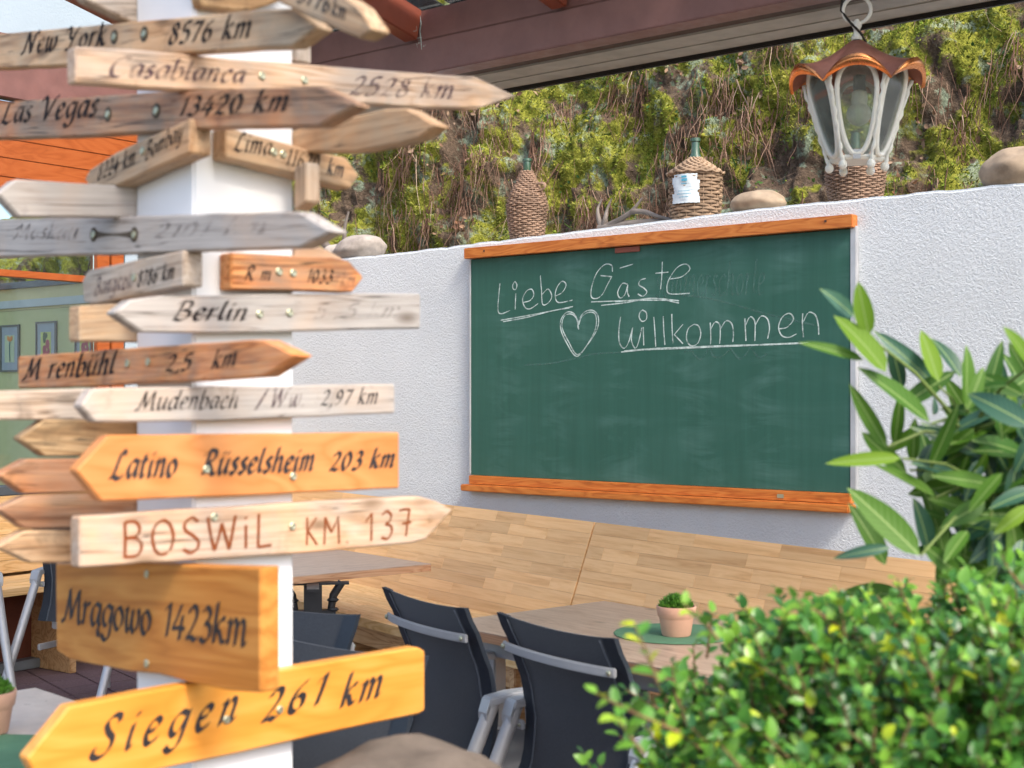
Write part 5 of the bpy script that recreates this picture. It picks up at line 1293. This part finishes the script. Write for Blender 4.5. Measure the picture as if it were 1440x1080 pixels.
while len(twigs) < n_tw:
    dv = Vector((rr.gauss(0, 1), rr.gauss(0, 1), rr.gauss(0, 1))).normalized()
    if dv.z < -.05: continue
    rs = hedge_r(dv); sh = rr.uniform(.72, 1.0)
    if rr.random() < .10: sh *= rr.uniform(1.02, 1.10)
    sq = (abs(dv.x)**4+abs(dv.y)**4+abs(dv.z)**4)**-.25          # boxy, clipped shape
    p = HC+Vector((dv.x*HR.x, dv.y*HR.y, dv.z*HR.z))*rs*sh*sq
    if p.z < .35 or p.z > 1.22+.05*noise.noise(Vector((p.x*6, p.y*6, 1)))+.05*(p.x-.5) and rr.random() < .93: continue
    if p.y-HC.y > .38 and p.z < 1.1: continue
    d_ = (Vector((dv.x/HR.x, dv.y/HR.y, dv.z/HR.z)).normalized()*.7+Vector((rr.gauss(0, .4), rr.gauss(0, .4), .55+rr.gauss(0, .3)))).normalized()
    L_ = rr.uniform(.05, .11); a = p-d_*L_; twigs.append((a, p)); yel = rr.random() < .16
    nl = rr.randint(8, 13)
    for q in range(nl):
        t = .1+.9*q/(nl-1); pos = a.lerp(p, t); ang = q*2.4+rr.uniform(-.4, .4)
        s1 = d_.orthogonal().normalized(); s2 = d_.cross(s1); out = (s1*math.cos(ang)+s2*math.sin(ang))
        ld = (out*rr.uniform(.6, 1.1)+d_*rr.uniform(.45, 1.0)+Vector((0, 0, .15))).normalized(); ls = rr.uniform(.017, .030)*(1 if t < .85 else .8)
        tint = rr.uniform(.90, .999) if (yel and t > .62 and rr.random() < .8) else min(.90, max(.02, rr.gauss(.28+.42*t*rr.random(), .2)))
        leafs.append((pos, ld, ls, tint, rr.uniform(-.7, .7)))
# long stray shoot at the left of the hedge
for (A_, B_) in ((P(955, 1030, 1.66), P(838, 975, 1.62)), (P(1010, 900, 1.8), P(962, 850, 1.8)), (P(925, 960, 1.6), P(893, 880, 1.62)), (P(1180, 880, 1.9), P(1115, 842, 1.9)), (P(905, 1060, 1.6), P(868, 1010, 1.6)), (P(1280, 860, 1.95), P(1262, 815, 1.95))):
    twigs.append((A_, B_)); d_ = (B_-A_).normalized(); L_ = (B_-A_).length; nl = int(L_/.009)
    for q in range(nl):
        t = q/(nl-1); s1 = d_.orthogonal().normalized(); s2 = d_.cross(s1); ang = q*2.4; out = s1*math.cos(ang)+s2*math.sin(ang)
        leafs.append((A_.lerp(B_, t), (out+d_*.7).normalized(), rr.uniform(.018, .028), min(.89, rr.uniform(.3, .85)), 0))
def leaf_frame(ld, roll):
    zr_ = Vector((0, -.35, 1)) if abs(ld.z) < .95 else Vector((0, -1, 0)); x = ld.cross(zr_).normalized(); z_ = x.cross(ld)
    Mx = Matrix((x, ld, z_)).transposed(); return Matrix.Rotation(roll, 3, ld) @ Mx
leafs.sort(key=lambda l: (0 if (l[0].z > .62 and l[0].y < 2.2) else 5)+l[0].length-.25*l[0].z)
twm = MB()
for a, b in twigs: twm.tube([a-hd.location, a.lerp(b, .5)-hd.location+Vector((rr.gauss(0, .003), rr.gauss(0, .003), 0)), b-hd.location], [.0022, .0018, .001], 4)
o = twm.build('twigs', M['twig'], hd); o['kind'] = 'stuff'
sh_m = [leafmesh('hedge_leaf', 1, .64, M['hedge_leaf'], .3, c_) for c_ in (.05, .18, .3)]
# a spread of visible nearest leaves as parts
vis = [l for l in leafs if l[0].z > .62 and l[0].y < 2.1]
pick = set(id(l) for l in vis[::max(1, len(vis)//1500)][:300])
lv = np.array([tuple(v.co) for v in sh_m[1].vertices]); lf = np.array([tuple(p_.vertices) for p_ in sh_m[1].polygons])
VV, TT, cnt = [], [], 0
for l in leafs:
    pos, ld, ls, tint, roll = l; Mx = leaf_frame(ld, roll)
    if id(l) in pick and tint < .9:
        o = bpy.data.objects.new('leaf', sh_m[cnt % 3]); COL.objects.link(o); o.parent = hd
        o.matrix_local = Matrix.Translation(pos-hd.location) @ Mx.to_4x4() @ Matrix.Scale(ls, 4); cnt += 1
    else:
        A_ = np.array([tuple(r0) for r0 in Mx])*ls; VV.append(lv @ A_.T+np.array(tuple(pos-hd.location))); TT.append(np.full(len(lv), tint))
n = len(VV); Fc = (lf[None]+(np.arange(n)*len(lv))[:, None, None]).reshape(-1, 4)
mknp('foliage', np.concatenate(VV), Fc, M['hedge_leaf_s'] if 'hedge_leaf_s' in M else M['hedge_leaf'], np.concatenate(TT), 'stuff', hd, smooth=True)

# ------------------------------------------------------------------ laurel shrub, right
LZ = Vector((1.02, 2.45, 0)); lb = empty('laurel_shrub', LZ)
tag(lb, 'tall laurel like shrub with long narrow leaves reaching in front of the chalkboard edge', 'shrub')
root0 = P(1420, 900, 2.5)
lm = {k: [leafmesh('laurel_leaf_'+k, 1, w_, M['laurel_'+k], .35, c_, 8) for w_, c_ in ((.26, .10), (.30, .22))] for k in ('dark', 'mid', 'light')}
def zp(x, y): return 1100+x/2.456, 380+y/2.456
LV = [((300,225),(258,40),60,'light',2.30), ((246,160),(160,64),40,'dark',2.36), ((358,352),(205,135),62,'light',2.28), ((282,312),(62,238),30,'mid',2.3), ((525,395),(345,210),44,'dark',2.45),
 ((415,410),(372,240),60,'dark',2.5), ((540,385),(484,198),78,'light',2.4), ((615,370),(535,215),66,'dark',2.5), ((510,525),(282,322),66,'mid',2.32), ((362,612),(228,392),44,'mid',2.36),
 ((430,700),(262,552),42,'mid',2.4), ((412,648),(153,660),36,'light',2.3), ((530,785),(325,655),46,'mid',2.36), ((475,985),(232,742),86,'mid',2.25), ((505,965),(480,800),58,'dark',2.4),
 ((372,958),(183,985),28,'dark',2.34), ((632,480),(652,255),62,'mid',2.4), ((860,540),(640,408),70,'dark',2.2), ((860,330),(788,190),66,'light',2.2), ((388,605),(412,420),36,'mid',2.45),
 ((452,665),(455,510),38,'mid',2.45), ((720,860),(598,955),56,'dark',2.35), ((722,900),(748,1085),56,'dark',2.4), ((490,950),(640,1075),84,'mid',2.3), ((860,815),(735,905),56,'light',2.35),
 ((700,640),(480,530),42,'dark',2.42), ((640,480),(700,330),55,'mid',2.3), ((700,470),(760,240),40,'mid',2.4), ((830,430),(690,360),50,'mid',2.35), ((780,400),(640,395),44,'mid',2.3),
 ((760,590),(745,420),60,'mid',2.3), ((840,600),(770,440),60,'dark',2.4), ((700,700),(560,590),50,'dark',2.45), ((640,640),(600,760),44,'mid',2.4), ((620,720),(470,640),48,'dark',2.4),
 ((760,700),(640,830),60,'mid',2.3), ((860,700),(680,760),62,'mid',2.35), ((700,800),(560,880),52,'mid',2.35), ((880,760),(720,800),60,'dark',2.3), ((640,830),(530,780),40,'mid',2.4),
 ((840,640),(690,560),60,'mid',2.35), ((880,560),(800,700),60,'dark',2.3), ((800,880),(660,1000),60,'dark',2.4), ((830,930),(800,1090),50,'dark',2.35), ((560,700),(640,740),40,'mid',2.4),
 ((560,540),(590,700),40,'dark',2.45), ((520,600),(470,700),34,'dark',2.5), ((610,560),(560,470),40,'mid',2.4), ((520,500),(540,430),36,'dark',2.5), ((900,450),(760,560),64,'mid',2.25),
 ((640,900),(560,1000),50,'mid',2.3), ((900,980),(740,1060),70,'dark',2.4), ((560,860),(480,820),36,'mid',2.4)]
rr = random.Random(12)
def put_leaf(a, b, wpx, kind, Y, tilt=None):
    A_ = P(*a, Y); B_ = P(*b, Y+rr.uniform(-.05, .05)); ld = (B_-A_); L_ = ld.length; ld.normalize()
    o = bpy.data.objects.new('leaf', lm[kind][rr.randint(0, 1)]); COL.objects.link(o); o.parent = lb
    view = Vector((0, -1, .35)).normalized(); x = ld.cross(view).normalized(); z_ = x.cross(ld); Mx = Matrix((x, ld, z_)).transposed()
    Mx = Matrix.Rotation(rr.uniform(-.6, .6), 3, ld) @ Mx
    ws = 1.35*(wpx/2.456/F*Y)/(.28*L_)
    o.matrix_local = Matrix.Translation(A_-LZ) @ Mx.to_4x4() @ Matrix.Diagonal((L_*min(1.2, max(.75, ws)), L_, L_, 1))
for a, b, wpx, kind, Y in LV: put_leaf(zp(*a), zp(*b), wpx, kind, Y)
# stems: from the root to clusters, more leaves whorled along them
stm = MB(); heads = [((300,230), 2.3), ((540,400), 2.42), ((515,530), 2.34), ((365,610), 2.38), ((440,690), 2.4), ((530,785), 2.38), ((480,985), 2.28), ((640,480), 2.4), ((860,330), 2.25), ((860,540), 2.25), ((720,860), 2.38), ((415,650), 2.34)]
hub1 = P(*zp(740, 760), 2.42); hub2 = P(*zp(640, 560), 2.42)
stm.tube([Vector((root0.x+.02, root0.y, .02)), root0, P(*zp(800, 940), 2.45), hub1], [.012, .01, .007, .006], 7); stm.tube([hub1, P(*zp(700, 660), 2.42), hub2], [.006, .005, .0045], 6)
for (x, y), Y in heads:
    T = P(*zp(x, y), Y); hb = hub2 if y < 620 else hub1; mid = hb.lerp(T, .55)+Vector((0, 0, .015)); stm.tube([hb, mid, T], [.0045, .003, .002], 6)
for k in range(20):
    T = P(rr.uniform(1370, 1600), rr.uniform(540, 860), rr.uniform(2.25, 2.75)); stm.tube([root0 if k % 2 else hub1, (hub1+T)/2+Vector((0, 0, .03)), T], [.006, .004, .002], 6)
    for q in range(9):
        ang = q*2.4; dvx, dvy = math.cos(ang)*70, math.sin(ang)*55-30
        cx, cy = T.x/T.y*F+CX, HY-(T.z-CAMZ)/T.y*F
        put_leaf((cx, cy), (cx+dvx*rr.uniform(.7, 1.1), cy+dvy*rr.uniform(.7, 1.2)), rr.uniform(40, 62), rr.choice(['dark', 'mid', 'mid', 'dark', 'light']), T.y)
for k in range(170):
    cx, cy, Yk = min(1480, rr.gauss(1420, 55)), rr.uniform(560, 850), rr.uniform(2.35, 2.75); an = rr.uniform(0, 6.28)
    put_leaf((cx, cy), (cx+math.cos(an)*80, cy+math.sin(an)*80-20), rr.uniform(36, 56), rr.choice(['dark', 'mid', 'mid']), Yk)
stm.v = [v-LZ for v in stm.v]; o = stm.build('stems', M['gstem'], lb, smooth=True); o['kind'] = 'stuff'
